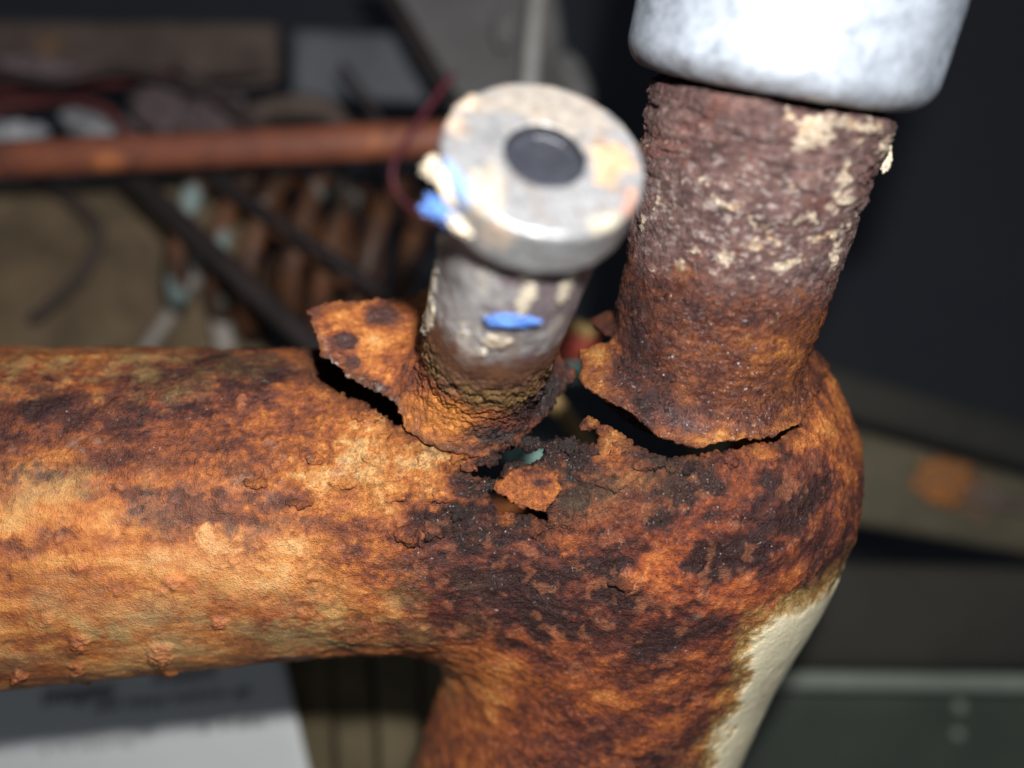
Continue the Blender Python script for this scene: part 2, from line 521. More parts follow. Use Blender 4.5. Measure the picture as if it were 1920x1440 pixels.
    wet = wet * (1 - paint) + 0.25 * paint
    return col, wet, t, blk, paint, calm

NODULES = [(412, 1168, 16, 1.0), (35, 1266, 15, 1.1), (325, 1090, 20, .9), (300, 1108, 14, .7), (150, 1205, 22, .8), (300, 1225, 26, .9), (318, 1265, 12, .8),
           (145, 1255, 12, .7), (115, 1010, 14, .5), (150, 1062, 16, .6), (60, 1050, 10, .5), (500, 1010, 14, .6), (345, 990, 10, .5), (225, 915, 11, 1.2),
           (190, 1292, 12, .8), (160, 1288, 10, .7), (440, 1055, 12, .5), (585, 1085, 10, .5), (240, 1000, 10, .4), (750, 975, 14, .9), (800, 998, 14, .8),
           (455, 753, 12, .9), (690, 785, 22, .7), (1400, 1080, 20, .5), (1180, 1090, 26, .7), (1320, 1120, 18, .5), (640, 1030, 10, .5), (700, 1180, 16, .4), (520, 870, 12, .5), (90, 1160, 14, .6), (220, 1110, 10, .5)]

def build_body():
    gx, gy, gz = grid((-104, -94, -62), (67, 21, 11), H)
    S = d_body(gx, gy, gz).astype(F32)
    cav = np.maximum(S + 2.1, np.maximum(-62 - gx, -56 - gy))
    S = np.maximum(S, -cav)
    del cav
    WX, WY = warp2(gx, gy, 0.75, 2.6, 2, 0.35, 0.9)
    holes = poly_sd(surf_xy(HOLE_MAIN), WX, WY)
    for h in (HOLE_B, HOLE_C, CRACK_D):
        holes = np.minimum(holes, poly_sd(surf_xy(h), WX, WY))
    holes = (holes - 0.4).astype(F32)[:, :, None]
    S = np.maximum(S, -np.maximum(holes, -23.0 - gz))
    # rusted away behind: open back wall and open top between the two stubs
    back = poly_sd([(-16, -24), (46, -24), (48, 6), (48, 40), (-16, 40)], WX, WY).astype(F32)[:, :, None]
    S = np.maximum(S, -np.maximum(back, gz + 20.0))
    top = poly_sd([(6, 0), (20, 0), (24, 40), (2, 40)], WX, WY).astype(F32)[:, :, None]
    S = np.maximum(S, -(top + 0 * gz))
    V, Q = surface_nets(S, (gx.ravel()[0], gy.ravel()[0], gz.ravel()[0]), H)
    del S
    VA, NA = V, vnormals(V, Q)
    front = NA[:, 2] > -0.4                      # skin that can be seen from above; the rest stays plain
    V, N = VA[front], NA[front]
    col, wet, t, blk, paint, calm = body_paint(V, N)
    u, v = proj(V)
    rough = 0.35 + 0.9 * np.clip(blk, 0, 1) + 0.5 * blob(u, v, 900, 900, 420, 160) + 0.25 * smooth(900, 1300, u)
    h = 0.55 * fbm(V, 7, 3, 0.5, 31) + rough * (0.30 * fbm(V, 1.9, 4, 0.65, 32) + 0.20 * fbm(V, 0.8, 2, 0.6, 33)) + 0.35 * (t - 0.5)
    # scale that lifts in layers
    lay = fbm(V, 4.5, 4, 0.6, 35, (1.6, 1, 1))
    h += 0.30 * smooth(0.02, 0.07, lay) * (0.3 + blob(u, v, 700, 880, 500, 180))
    h += 0.22 * smooth(0.2, 0.25, fbm(V, 2.4, 3, 0.6, 36)) * (0.2 + blob(u, v, 750, 880, 400, 160))
    h *= (1 - 0.8 * paint) * (1 - 0.45 * calm)
    h += 0.28 * paint
    # hairline cracks and crumbling lips round the tear
    ck = np.exp(-(fbm(V, 3.6, 4, .6, 38) / 0.035) ** 2) * blob(u, v, 760, 870, 260, 110)
    h -= 0.30 * ck
    col = mixc(col, lin(66, 38, 28), ck * 0.5)
    sd = np.full(len(V), 99.0)
    near = (u > 520) & (u < 1540) & (v > 600) & (v < 1010)
    for hp in (HOLE_MAIN, HOLE_B, HOLE_C, CRACK_D):
        sd[near] = np.minimum(sd[near], np.abs(poly_sd(surf_xy(hp), V[near, 0], V[near, 1])))
    edge = np.exp(-(sd / 1.3) ** 2)
    col = mixc(col, lin(64, 40, 32), edge * (0.35 + 0.6 * fbm(V, 1.4, 3, .6, 39)))
    h += edge * (0.5 * fbm(V, 1.3, 4, .65, 40) + 0.3 * fbm(V, .6, 2, .6, 28)) * 1.5
    nod = np.zeros(len(V))
    nu = u + 9 * fbm(V, 1.6, 3, .6, 18); nv = v + 9 * fbm(V, 1.6, 3, .6, 19)
    for px, py, r, a in NODULES:
        d2 = ((nu - px) ** 2 + (nv - py) ** 2) / (r * r)
        nod += 1.0 * a * np.clip(1 - d2, 0, 1) ** 0.7 * (0.8 + 0.5 * fbm(V, 0.8, 2, .6, 37)) * (N[:, 2] > 0)
    h += nod
    col = mixc(col, lin(196, 120, 78), smooth(0.1, 0.5, nod) * 0.6)
    crust = 0.45 + 0.75 * (rough - 0.35) - 0.9 * paint - 0.24 * calm + 0.8 * edge
    VA[front] = V + N * h[:, None]
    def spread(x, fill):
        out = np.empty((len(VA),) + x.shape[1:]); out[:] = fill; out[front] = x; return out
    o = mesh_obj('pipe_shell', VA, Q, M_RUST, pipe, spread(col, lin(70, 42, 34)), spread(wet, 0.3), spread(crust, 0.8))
    tag(o, 'rust eaten pipe wall with cream paint on the outer side of the leg')
build_body()

# ------------------------------------------------------------------ torn flap with the thin stub
A_DIR = np.array([.18, .50, .847]); A_DIR /= np.linalg.norm(A_DIR)
CAP_C = np.array([3.7, 25.6, 39.5])          # centre of the cap's face
STUB0 = CAP_C - A_DIR * 49
def zflap(x, y):
    dx, dy = x + 9, y + 7
    return -2.6 - .27 * dx - .546 * dy - 0.004 * (dx * dx + dy * dy) + 5.5 * np.exp(-((x + 4.5) ** 2 + (y - 2) ** 2) / 150.0)
def on_flap(px, py):
    z = 0.0
    for _ in range(25):
        p = P(px, py, z); z = 0.5 * z + 0.5 * float(zflap(p[0], p[1]))
    return P(px, py, z)[:2]
FLAP = [(578, 582), (600, 573), (640, 565), (700, 562), (762, 560), (800, 540), (1000, 560), (1028, 600), (1035, 640), (1046, 655), (1060, 682), (1082, 688),
        (1074, 715), (1050, 742), (1010, 770), (985, 785), (968, 802), (945, 824), (905, 842), (860, 842), (820, 830), (790, 820), (762, 792),
        (745, 752), (700, 730), (660, 706), (640, 690), (606, 668), (600, 640), (586, 610)]

def axis_coords(V, o, a):
    w = V - o
    s = w @ a
    r = np.linalg.norm(w - s[:, None] * a, axis=1)
    return s, r

def build_flap():
    h = 0.27
    gx, gy, gz = grid((-36, -15, -24), (16, 30, 44), h)
    wx, wy, wz = gx - STUB0[0], gy - STUB0[1], gz - STUB0[2]
    s = wx * A_DIR[0] + wy * A_DIR[1] + wz * A_DIR[2]
    r = np.sqrt(np.maximum(wx * wx + wy * wy + wz * wz - s * s, 0))
    cyl = np.maximum(r - (9.8 + 0.004 * (s - 10)), np.maximum(s - 43.6, -3 - s))
    WX, WY = warp2(gx, gy, 0.6, 2.2, 12, 0.3, 0.8)
    pd = poly_sd([on_flap(*p) for p in FLAP], WX, WY).astype(F32)[:, :, None]
    zz = zflap(gx, gy)
    plate = np.maximum(np.abs(gz - zz) * 0.84 - 0.85, pd * 0.95)
    S = smin(cyl, plate, 6.5).astype(F32)
    V, Q = surface_nets(S, (gx.ravel()[0], gy.ravel()[0], gz.ravel()[0]), h)
    N = vnormals(V, Q)
    sv, rv = axis_coords(V, STUB0, A_DIR)
    u, v = proj(V)
    U = u + fbm(V, 5, 3, .6, 41) * 18 + fbm(V, 1.4, 3, .6, 42) * 9
    W = v + fbm(V, 5, 3, .6, 43) * 18 + fbm(V, 1.4, 3, .6, 44) * 9
    t = 0.58 + 0.16 * fbm(V, 5, 4, .6, 45) + 0.22 * fbm(V, 1.8, 4, .6, 46) + 0.12 * fbm(V, .7, 2, .6, 47)
    for b in [(652, 640, 24, 17, 0, .62), (712, 592, 34, 22, 0, .42), (662, 676, 20, 16, 0, .45), (600, 590, 22, 18, 0, .25), (700, 715, 40, 16, -20, .35), (620, 650, 12, 30, 0, .3),
              (1040, 700, 30, 40, 0, .5), (1010, 755, 50, 22, 35, .5), (930, 820, 50, 22, 0, .5), (985, 690, 26, 40, 0, .18), (735, 660, 14, 26, 0, .18)]:
        t -= b[5] * blob(U, W, *b[:5])
    for b in [(820, 765, 60, 26, -25, .25), (850, 805, 50, 22, 0, .24), (690, 630, 26, 20, 0, .25), (640, 610, 40, 14, 0, .1), (700, 660, 30, 18, 0, .12)]:
        t += b[5] * blob(U, W, *b[:5])
    col = ramp(t)
    t -= 0.22 * smooth(14.5, 11.5, rv)
    col = ramp(t)
    y = blob(U, W, 835, 785, 70, 40, -20)
    col = col * (1 - 0.55 * y[:, None]) + (lin(216, 140, 60)[None, :] * np.clip(0.3 + t, 0, 1.1)[:, None]) * 0.55 * y[:, None]
    for b in [(650, 640, 25, 18, 5, .95), (712, 590, 34, 22, 0, .75), (662, 680, 18, 15, 0, .7), (742, 600, 22, 14, 0, .5)]:
        col = mixc(col, lin(70, 44, 42), smooth(.38, .62, blob(u + 5 * fbm(V, 1.5, 3, .6, 69), v + 5 * fbm(V, 1.5, 3, .6, 70), *b[:5]) + .1 * fbm(V, 1, 3, .6, 60)) * b[5])
    pe = poly_sd([on_flap(*p) for p in FLAP], V[:, 0], V[:, 1])
    lip = np.exp(-(pe / 0.9) ** 2) * (rv > 11.5)
    col = mixc(col, lin(60, 40, 34), lip * (0.5 + 0.5 * fbm(V, 2, 3, .6, 67)))
    col = mixc(col, lin(206, 200, 192), lip * smooth(0.0, 0.3, fbm(V, 2.2, 3, .6, 68)) * np.maximum(blob(u, v, 625, 680, 40, 40), blob(u, v, 700, 728, 40, 20)))
    blk = np.maximum.reduce([0.9 * blob(U, W, 1030, 735, 45, 30, 35), 0.9 * blob(U, W, 935, 822, 45, 16), 0.6 * blob(U, W, 700, 722, 50, 9, -25)])
    col = mixc(col, lin(44, 38, 38), blk)
    # --- stub: ochre crust at its foot, brown above, then dull grey with cream paint
    stub = smooth(12.6, 11.2, rv)
    sw = sv + fbm(V, 4, 3, .6, 48) * 2.6 + fbm(V, 1.2, 3, .6, 49) * 1.0
    foot = lin(128, 96, 52)[None, :] * (0.75 + 0.55 * fbm(V, 1.3, 3, .6, 50))[:, None]
    brown = lin(96, 64, 48)[None, :] * (0.95 + 0.5 * fbm(V, 2.2, 4, .6, 51))[:, None]
    grey = lin(164, 162, 162)[None, :] * (0.9 + 0.42 * fbm(V, 4.5, 4, .6, 52))[:, None]
    plum = lin(128, 116, 120)[None, :] * (0.95 + 0.3 * fbm(V, 3, 4, .6, 53))[:, None]
    g2 = smooth(-0.1, 0.25, fbm(V, 6, 3, .6, 54) + (u - 960) / 260.0)[:, None]
    up = grey * (1 - g2) + plum * g2
    k1 = smooth(11.5, 15, sw)[:, None]; k2 = smooth(17, 25, sw)[:, None]
    sc = foot * (1 - k1) + brown * k1
    sc = sc * (1 - k2) + up * k2
    cream = lin(226, 214, 190)
    C2 = np.stack([V @ np.cross(A_DIR, [0, 0, 1.0]), V @ np.cross(A_DIR, [1.0, 0, 0]), sv], 1)
    cr = np.zeros(len(V))
    for b in [(800, 530, 15, 70, -8, 1.3), (802, 590, 13, 40, -6, 1.3), (820, 450, 26, 12, 30, .9), (985, 560, 16, 40, -20, 1.0), (1005, 508, 50, 13, 25, 1.0), (1062, 530, 11, 46, -25, 1.1), (930, 640, 40, 16, 0, .8), (870, 620, 24, 30, 0, .55), (905, 660, 18, 14, 0, .6),
              (860, 600, 30, 20, 0, .35), (940, 515, 22, 10, 20, .35), (1075, 495, 16, 9, 0, .9)]:
        cr = np.maximum(cr, b[5] * blob(u + fbm(V, 1.6, 3, .6, 55) * 9, v + fbm(V, 1.6, 3, .6, 56) * 9, *b[:5]))
    sc = mixc(sc, cream, smooth(0.42, 0.62, cr + 0.22 * fbm(V, 1.1, 3, .6, 57)) * 0.92)
    sm = smooth(0.1, 0.45, fbm(C2, 3.2, 4, .6, 58, (1, 1, 2.4)))
    sc = mixc(sc, lin(206, 198, 186), sm * 0.5 * smooth(17, 22, sw))
    up2 = smooth(0.05, 0.4, fbm(C2, 3.0, 4, .6, 59, (1, 1, 2.6))) * smooth(34, 18, sw)
    sc = mixc(sc, lin(104, 70, 50), up2 * 0.75)
    dk = np.maximum(0.8 * blob(U, W, 838, 490, 24, 44), 0.35 * blob(U, W, 1000, 600, 50, 30))
    sc = mixc(sc, lin(58, 54, 58), dk)
    f = stub[:, None]
    rim = smooth(6.0, 9.0, sw)[:, None]
    col = col * (1 - f * rim) + sc * f * rim
    crust = stub * smooth(18, 11, sv) + 0.5 * (1 - stub) + 0.7 * np.clip(blk, 0, 1)
    hgt = 0.28 * fbm(V, 5, 3, .5, 61) * (1 - 0.5 * stub) + crust * (0.6 * fbm(V, 1.9, 4, .68, 62) + 0.26 * fbm(V, .7, 2, .6, 63))
    hgt += stub * 0.35 * smooth(0.45, 0.6, cr) + 0.06 * fbm(V, 1, 3, .6, 64)
    # cracked ring at the foot of the stub
    crack = np.exp(-((sv - 10.2 - 1.6 * fbm(V, 4, 3, .6, 65)) / 0.38) ** 2) * smooth(-.25, .1, fbm(V, 5, 2, .6, 66)) * stub
    hgt -= 0.75 * crack
    V = V + N * hgt[:, None]
    wet = np.clip(0.62 - 0.6 * (t - .4) + 0.4 * blk, 0, 1) * (1 - f[:, 0]) + f[:, 0] * np.where(sw < 16, 0.65, 0.3)
    o = mesh_obj('torn_flange_and_stub', V, Q, M_STUB, pipe, col, wet, 0.25 + crust)
    o.name = 'stub'
    tag(o, 'thin grey stub with cream paint on a torn curled flange')
build_flap()

# ------------------------------------------------------------------ thick post
B0 = np.array([30.6, -2.2, -9.5]); B1 = np.array([37.4, 40.4, 9.0])
B_DIR = (B1 - B0) / np.linalg.norm(B1 - B0)
POST_CUT = [(1086, 664), (1098, 652), (1112, 643), (1135, 648), (1150, 640), (1050, 500), (900, -400), (2000, -400), (1900, 500), (1600, 640), (1535, 715), (1515, 765), (1496, 794), (1480, 802), (1430, 818),
            (1380, 826), (1330, 836), (1290, 838), (1265, 828), (1225, 812), (1208, 798), (1190, 780), (1150, 758), (1120, 742), (1098, 728), (1086, 700)]
def build_post():
    h = 0.3
    gx, gy, gz = grid((6, -16, -30), (60, 56, 30), h)
    wx, wy, wz = gx - B0[0], gy - B0[1], gz - B0[2]
    s = wx * B_DIR[0] + wy * B_DIR[1] + wz * B_DIR[2]
    r = np.sqrt(np.maximum(wx * wx + wy * wy + wz * wz - s * s, 0))
    cyl = np.maximum(r - (15.0 + 2.3 * np.clip(s / 46.0, -0.2, 1)), np.maximum(s - 48.2, -8 - s))
    db = d_body(gx, gy, gz)
    shell = np.abs(db - 0.2) - 0.9
    shell = np.maximum(shell, -14.0 - gz)
    S = smin(cyl, shell, 2.4)
    WX, WY = warp2(gx, gy, 0.55, 2.4, 22, 0.3, 0.8)
    cut = []
    for p in POST_CUT:
        cut.append(surf(*p)[:2] if p[1] > 630 else P(p[0], p[1], 8)[:2])
    pd = poly_sd(cut, WX, WY).astype(F32)[:, :, None]
    S = np.maximum(S, pd * 0.95)
    S = np.maximum(S, np.maximum(r - 25.5, -14 - s)).astype(F32)
    V, Q = surface_nets(S, (gx.ravel()[0], gy.ravel()[0], gz.ravel()[0]), h)
    N = vnormals(V, Q)
    sv, rv = axis_coords(V, B0, B_DIR)
    w = V - B0 - sv[:, None] * B_DIR
    e1 = np.cross(B_DIR, [0, 0, 1.0]); e1 /= np.linalg.norm(e1); e2 = np.cross(e1, B_DIR)
    th = np.arctan2(w @ e1, w @ e2)
    C = np.stack([th * 17, sv * 1.0, rv], 1)            # unrolled coordinates
    u, v = proj(V)
    sw = sv + 2.6 * fbm(V, 6, 3, .6, 71) + 1.2 * fbm(V, 1.5, 3, .6, 72)
    t = 0.30 + 0.24 * fbm(V, 5, 4, .6, 73) + 0.26 * fbm(C, 1.7, 4, .65, 74, (2.2, 0.9, 1)) + 0.1 * fbm(V, .6, 2, .6, 75)
    U = u + fbm(V, 5, 3, .6, 76) * 22 + fbm(V, 1.4, 3, .6, 77) * 10; W = v + fbm(V, 5, 3, .6, 78) * 22 + fbm(V, 1.4, 3, .6, 79) * 10
    for b in [(1190, 600, 40, 90, 0, .22), (1300, 590, 70, 40, 0, .14), (1170, 690, 30, 30, 0, .2), (1240, 765, 60, 26, -20, .3), (1460, 770, 60, 26, 0, .15), (1250, 680, 40, 50, 0, .1)]:
        t -= b[5] * blob(U, W, *b[:5])
    for b in [(1380, 815, 130, 10, 3, .36), (1470, 780, 26, 24, 0, .34), (1450, 660, 80, 80, 0, .12), (1120, 700, 26, 40, 0, .2), (1290, 660, 26, 60, 0, .14), (1125, 660, 26, 12, 0, .3)]:
        t += b[5] * blob(U, W, *b[:5])
    low = ramp(t)
    low = low * np.array([0.86, 0.98, 1.06])
    pl = np.clip(0.40 + 0.24 * fbm(V, 5, 4, .6, 81) + 0.30 * fbm(C, 1.5, 4, .65, 82, (1.8, 1, 1)), 0, 1)
    upc = np.stack([np.interp(pl, [0, .35, .7, 1], [lin(50, 35, 37)[k], lin(94, 69, 69)[k], lin(130, 104, 101)[k], lin(178, 160, 152)[k]]) for k in range(3)], 1)
    upc = upc * np.array([1.04, .97, .90])
    rd = smooth(0.2, 0.5, fbm(V, 6, 3, .6, 83)) * 0.4
    upc = mixc(upc, lin(120, 66, 52), rd)
    # cream flecks in the middle and right of the upper half
    fm = np.zeros(len(V))
    for b in [(1440, 450, 110, 60, 15, .62), (1330, 370, 110, 50, 0, .42), (1575, 350, 26, 90, -18, .95), (1520, 244, 44, 28, 0, 1.7), (1600, 236, 44, 11, 0, 1.4), (1475, 500, 34, 13, 8, 1.6),
              (1400, 520, 130, 24, 0, .4), (1575, 440, 22, 60, -15, .8), (1280, 500, 16, 18, 0, .9), (1500, 400, 60, 30, 20, .6), (1650, 270, 14, 40, 0, 1.0), (1230, 410, 30, 6, 5, .8)]:
        fm = np.maximum(fm, b[5] * blob(u + 10 * fbm(V, 2, 3, .6, 88), v + 10 * fbm(V, 2, 3, .6, 89), *b[:5]))
    fl = 0.8 * fbm(C, 2.4, 5, .66, 84, (1.3, 1, 1)) + fm * 0.62
    cream = smooth(0.42, 0.60, fl)
    dust = smooth(0.05, 0.5, fbm(C, 1.2, 4, .7, 90, (1.6, 1, 1))) * np.clip(blob(u, v, 1420, 400, 190, 110) + 0.15, 0, 1)
    ccol = lin(206, 188, 166)[None, :] * (1 + 0.25 * fbm(V, 4, 3, .6, 85))[:, None]
    och = smooth(0.2, 0.45, fbm(V, 3.5, 3, .6, 86))[:, None] * 0.5
    ccol = ccol * (1 - och) + lin(206, 160, 108)[None, :] * och
    k = smooth(20, 27, sw)[:, None]
    upc = mixc(upc, lin(188, 174, 168), dust * 0.8)
    upc = upc * (1 - cream[:, None]) + ccol * cream[:, None]
    lowc = mixc(low, lin(190, 160, 120), cream * 0.5)
    col = lowc * (1 - k) + upc * k
    wet = np.clip((1 - k[:, 0]) * (0.95 + 0.3 * fbm(V, 3, 3, .6, 87)) + k[:, 0] * 0.2, 0, 1)
    film = np.maximum(blob(u, v, 1290, 795, 70, 24, -12), 0.6 * blob(u, v, 1400, 800, 90, 14))
    wet = np.maximum(wet, film * 1.0)
    hgt = 0.35 * fbm(V, 6, 3, .5, 91) + 0.28 * fbm(C, 1.6, 4, .65, 92, (1.6, .9, 1)) + 0.16 * fbm(V, .7, 2, .6, 93)
    # flaking in rings below the sleeve
    ly = fbm(C, 3.0, 4, .6, 94, (4.0, 0.7, 1))
    hgt += (0.35 * smooth(0.0, 0.06, ly) + 0.25 * smooth(0.22, 0.28, ly)) * smooth(26, 40, sv)
    hgt += cream * 0.22
    V = V + N * hgt[:, None]
    o = mesh_obj('post', V, Q, M_POST, pipe, col, wet, .7 - .45 * film)
    tag(o, 'thick flaking post, wet brown below and plum brown with cream flecks above')
build_post()

# ------------------------------------------------------------------ loose rust flake lying over the crack
def build_flake(outline, seed, lift, half, tone, label=None, spots=()):
    h = 0.2
    pts = np.array(surf_xy(outline)); c3 = np.array([surf(*p) for p in outline])
    lo = c3.min(0) - 3; hi = c3.max(0) + 4
    gx, gy, gz = grid(lo, hi, h)
    db = d_body(gx, gy, gz)
    WX, WY = warp2(gx, gy, 0.55, 2.0, 33 + seed, 0.25, .6)
    pd = poly_sd(pts, WX, WY).astype(F32)[:, :, None]
    cx, cy = pts.mean(0)
    lf = lift - 0.10 * (gx - cx) * math.cos(seed) - 0.14 * (gy - cy)
    a = np.abs(db - lf) - half * 0.4
    S = (np.sqrt(np.maximum(a, 0) ** 2 + np.maximum(pd + half, 0) ** 2) - half + np.minimum(np.maximum(a, pd + half), 0)).astype(F32)
    V, Q = surface_nets(S, (gx.ravel()[0], gy.ravel()[0], gz.ravel()[0]), h)
    N = vnormals(V, Q)
    u, v = proj(V)
    t = tone - .04 + .16 * fbm(V, 2, 4, .6, 101 + seed) + .16 * fbm(V, .6, 2, .6, 102)
    for b in spots: t -= b[4] * blob(u, v, *b[:4])
    V = V + N * (0.35 * fbm(V, 2.4, 3, .6, 103 + seed) + 0.22 * fbm(V, .7, 3, .6, 104))[:, None]
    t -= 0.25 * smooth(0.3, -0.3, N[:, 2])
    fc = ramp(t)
    if not label: fc = 0.8 * body_paint(V, N)[0] + 0.2 * fc
    o = mesh_obj('rust_flake', V, Q, M_RUST, pipe, fc, np.full(len(V), .4), np.full(len(V), .8))
    if label: tag(o, label)
build_flake([(928, 915), (932, 896), (955, 884), (990, 878), (1030, 878), (1048, 890), (1050, 915), (1040, 935), (1022, 958), (990, 952), (955, 938)], 0, 1.0, 0.6, 0.58,
            'dull orange rust flake lifting over a black crack', [(1010, 905, 12, 8, .5), (1030, 903, 7, 6, .45), (1000, 885, 40, 6, .3)])
rf = np.random.RandomState(11)
for q, (fx, fy, rx, ry, tone) in enumerate([(690, 782, 34, 9, .42), (640, 905, 26, 14, .62), (560, 945, 34, 12, .36), (760, 1000, 22, 14, .26), (810, 1000, 20, 12, .22), (700, 860, 20, 12, .66),
                                            (830, 930, 24, 12, .56), (1150, 905, 26, 12, .5), (1210, 870, 22, 10, .5), (480, 905, 22, 10, .5), (735, 935, 22, 10, .6), (1170, 1090, 26, 15, .6), (590, 860, 22, 9, .55), (880, 870, 16, 12, .2)]):
    k = 9; ph = rf.uniform(0, 6.28)
    build_flake([(fx + rx * rf.uniform(.7, 1.2) * math.cos(ph + 6.283 * i / k), fy + ry * rf.uniform(.7, 1.2) * math.sin(ph + 6.283 * i / k)) for i in range(k)], q + 1, 0.40, 0.32, tone)

# ------------------------------------------------------------------ lathe things: cap and sleeve
def frame_of(a):
    e1 = np.cross([0, 1.0, 0.2], a); e1 /= np.linalg.norm(e1)
    return e1, np.cross(a, e1)

def resample(prof, step):
    out = [prof[0]]
    for (r0, s0), (r1, s1) in zip(prof[:-1], prof[1:]):
        n = max(1, int(math.hypot(r1 - r0, s1 - s0) / step))
        for i in range(1, n + 1): out.append((r0 + (r1 - r0) * i / n, s0 + (s1 - s0) * i / n))
    return np.array(out)

def round_corner(c, r, a0, a1, n=8):
    return [(c[0] + r * math.cos(math.radians(a0 + (a1 - a0) * i / n)), c[1] + r * math.sin(math.radians(a0 + (a1 - a0) * i / n))) for i in range(n + 1)]

def lathe(prof, origin, axis, nseg):
    e1, e2 = frame_of(axis)
    th = np.arange(nseg) / nseg * 2 * np.pi
    ring = np.cos(th)[:, None] * e1 + np.sin(th)[:, None] * e2
    m = len(prof)
    V = origin + prof[:, 1][:, None, None] * axis + prof[:, 0][:, None, None] * ring[None]
    V = V.reshape(-1, 3)
    i, j = np.meshgrid(np.arange(m - 1), np.arange(nseg), indexing='ij')
    j2 = (j + 1) % nseg
    Q = np.stack([i * nseg + j, i * nseg + j2, (i + 1) * nseg + j2, (i + 1) * nseg + j], -1).reshape(-1, 4)
    return V, Q

def build_cap():
    R, T = 11.7, 7.0          # axis coordinate 0 = outer face
    prof = [(8.0, -T), (R - 1.0, -T)] + round_corner((R - 1.0, -T + 1.0), 1.0, -90, 0) + round_corner((R - 0.8, -0.8), 0.8, 0, 90)
    prof += [(5.1, 0.0)] + round_corner((5.1, -0.4), 0.4, 90, 180)[1:] + [(4.6, -1.6), (4.3, -1.85), (0.05, -1.7)]
    pr = resample(prof, 0.28)
    V, Q = lathe(pr, CAP_C, A_DIR, 260)
    N = vnormals(V, Q)
    s, r = axis_coords(V, CAP_C, A_DIR)
    u, v = proj(V)
    c = lin(150, 151, 154)[None, :] * (1 + 0.16 * fbm(V, 4, 4, .6, 111))[:, None]
    n = fbm(V, 2.0, 4, .6, 112)
    su = u + 22 * fbm(V, 3.5, 4, .65, 115); sv2 = v + 22 * fbm(V, 3.5, 4, .65, 116)
    met = np.full(len(V), 0.55)
    def stain(c, px, py, rx, ry, ang, colr, k, th=0.5):
        f = smooth(th - .18, th + .12, blob(su, sv2, px, py, rx, ry, ang) + 0.40 * n) * k
        met[:] = met * (1 - f)
        return mixc(c, colr, f)
    c = stain(c, 1020, 200, 160, 55, -12, lin(150, 140, 128), .75)
    c = stain(c, 1150, 300, 42, 46, -35, lin(184, 150, 120), 1.0)
    c = stain(c, 1180, 380, 15, 26, 0, lin(176, 112, 76), .7)
    c = stain(c, 870, 190, 30, 16, 30, lin(180, 164, 146), 1.0)
    c = stain(c, 850, 230, 24, 26, 0, lin(180, 158, 140), .9)
    c = stain(c, 900, 370, 40, 56, -30, lin(184, 168, 144), .6)
    c = stain(c, 855, 350, 22, 50, 20, lin(120, 160, 214), .8)
    c = stain(c, 930, 440, 30, 34, -20, lin(180, 158, 136), .9)
    c = stain(c, 1130, 420, 30, 20, 40, lin(176, 166, 142), .7)
    gr = fbm(V, 2.6, 5, .65, 117)
    c = mixc(c, lin(120, 104, 88), smooth(0.05, 0.5, gr) * 0.6)
    c = c * (1 - 0.28 * smooth(0.0, -0.45, gr))[:, None]
    hole = (r < 4.9) & (s < -0.3)
    c[hole] = lin(48, 50, 58) * (1 + 0.2 * n[hole])[:, None]
    met[hole] = 0.2
    side = smooth(-0.9, -1.4, s) * smooth(R - .6, R - .2, r) * 0.35
    c = mixc(c, lin(120, 124, 126), side)
    V = V + N * (0.10 * fbm(V, 3, 3, .6, 113) + 0.07 * fbm(V, .8, 3, .6, 114) + 0.35 * smooth(.3, .7, blob(u, v, 865, 190, 34, 18, 30)) * (r > 9))[:, None]
    o = mesh_obj('stub_cap', V, Q, M_ZINC, pipe, c, met)
    tag(o, 'round zinc cap with a dark blind hole and cream stains')
build_cap()

def build_sleeve():
    R = 21.9
    L = 46.0
    prof = [(8.5, 6.0), (8.5, 0.6)] + round_corner((9.1, 0.6), 0.6, 180, 270)[1:] + round_corner((R - 4.0, 4.0), 4.0, -90, 0, 16) + [(R, L - 2)] + round_corner((R - 2, L - 2), 2, 0, 90) + [(8.5, L), (8.5, L - 6)]
    pr = resample(prof, 0.45)
    o0 = B0 + B_DIR * 49.6
    V, Q = lathe(pr, o0, B_DIR, 300)
    N = vnormals(V, Q)
    c = lin(172, 181, 194)[None, :] * (1 + 0.22 * fbm(V, 5, 4, .6, 121) + 0.16 * fbm(V, 1.2, 4, .65, 122))[:, None]
    ss = (V - o0) @ B_DIR
    gs = fbm(V, 2.5, 5, .65, 126)
    c = mixc(c, lin(120, 112, 104), smooth(4.5, 0.0, ss) * (0.45 + 0.6 * gs))
    c = mixc(c, lin(96, 104, 116), smooth(0.25, 0.55, gs) * 0.5)
    met = np.clip(0.45 + 0.2 * fbm(V, 6, 3, .6, 123), 0, 1)
    V = V + N * (0.12 * fbm(V, 7, 3, .6, 124) + 0.05 * fbm(V, 1.0, 3, .6, 125))[:, None]
    o = mesh_obj('metal_sleeve', V, Q, M_ZINC, None, c, met)
    tag(o, 'thick bluish galvanised metal sleeve with rounded rim on the rusty post', 'sleeve')
    # pin that carries the sleeve
    pr = resample([(0.05, 40.0), (8.4, 40.0), (8.4, 98.0), (7.6, 99.0), (0.05, 99.0)], 1.0)
    V, Q = lathe(pr, B0, B_DIR, 96)
    c = np.repeat(lin(60, 44, 40)[None, :], len(V), 0)
    mesh_obj('pin', V, Q, M_POST, pipe, c, np.full(len(V), .3))
build_sleeve()

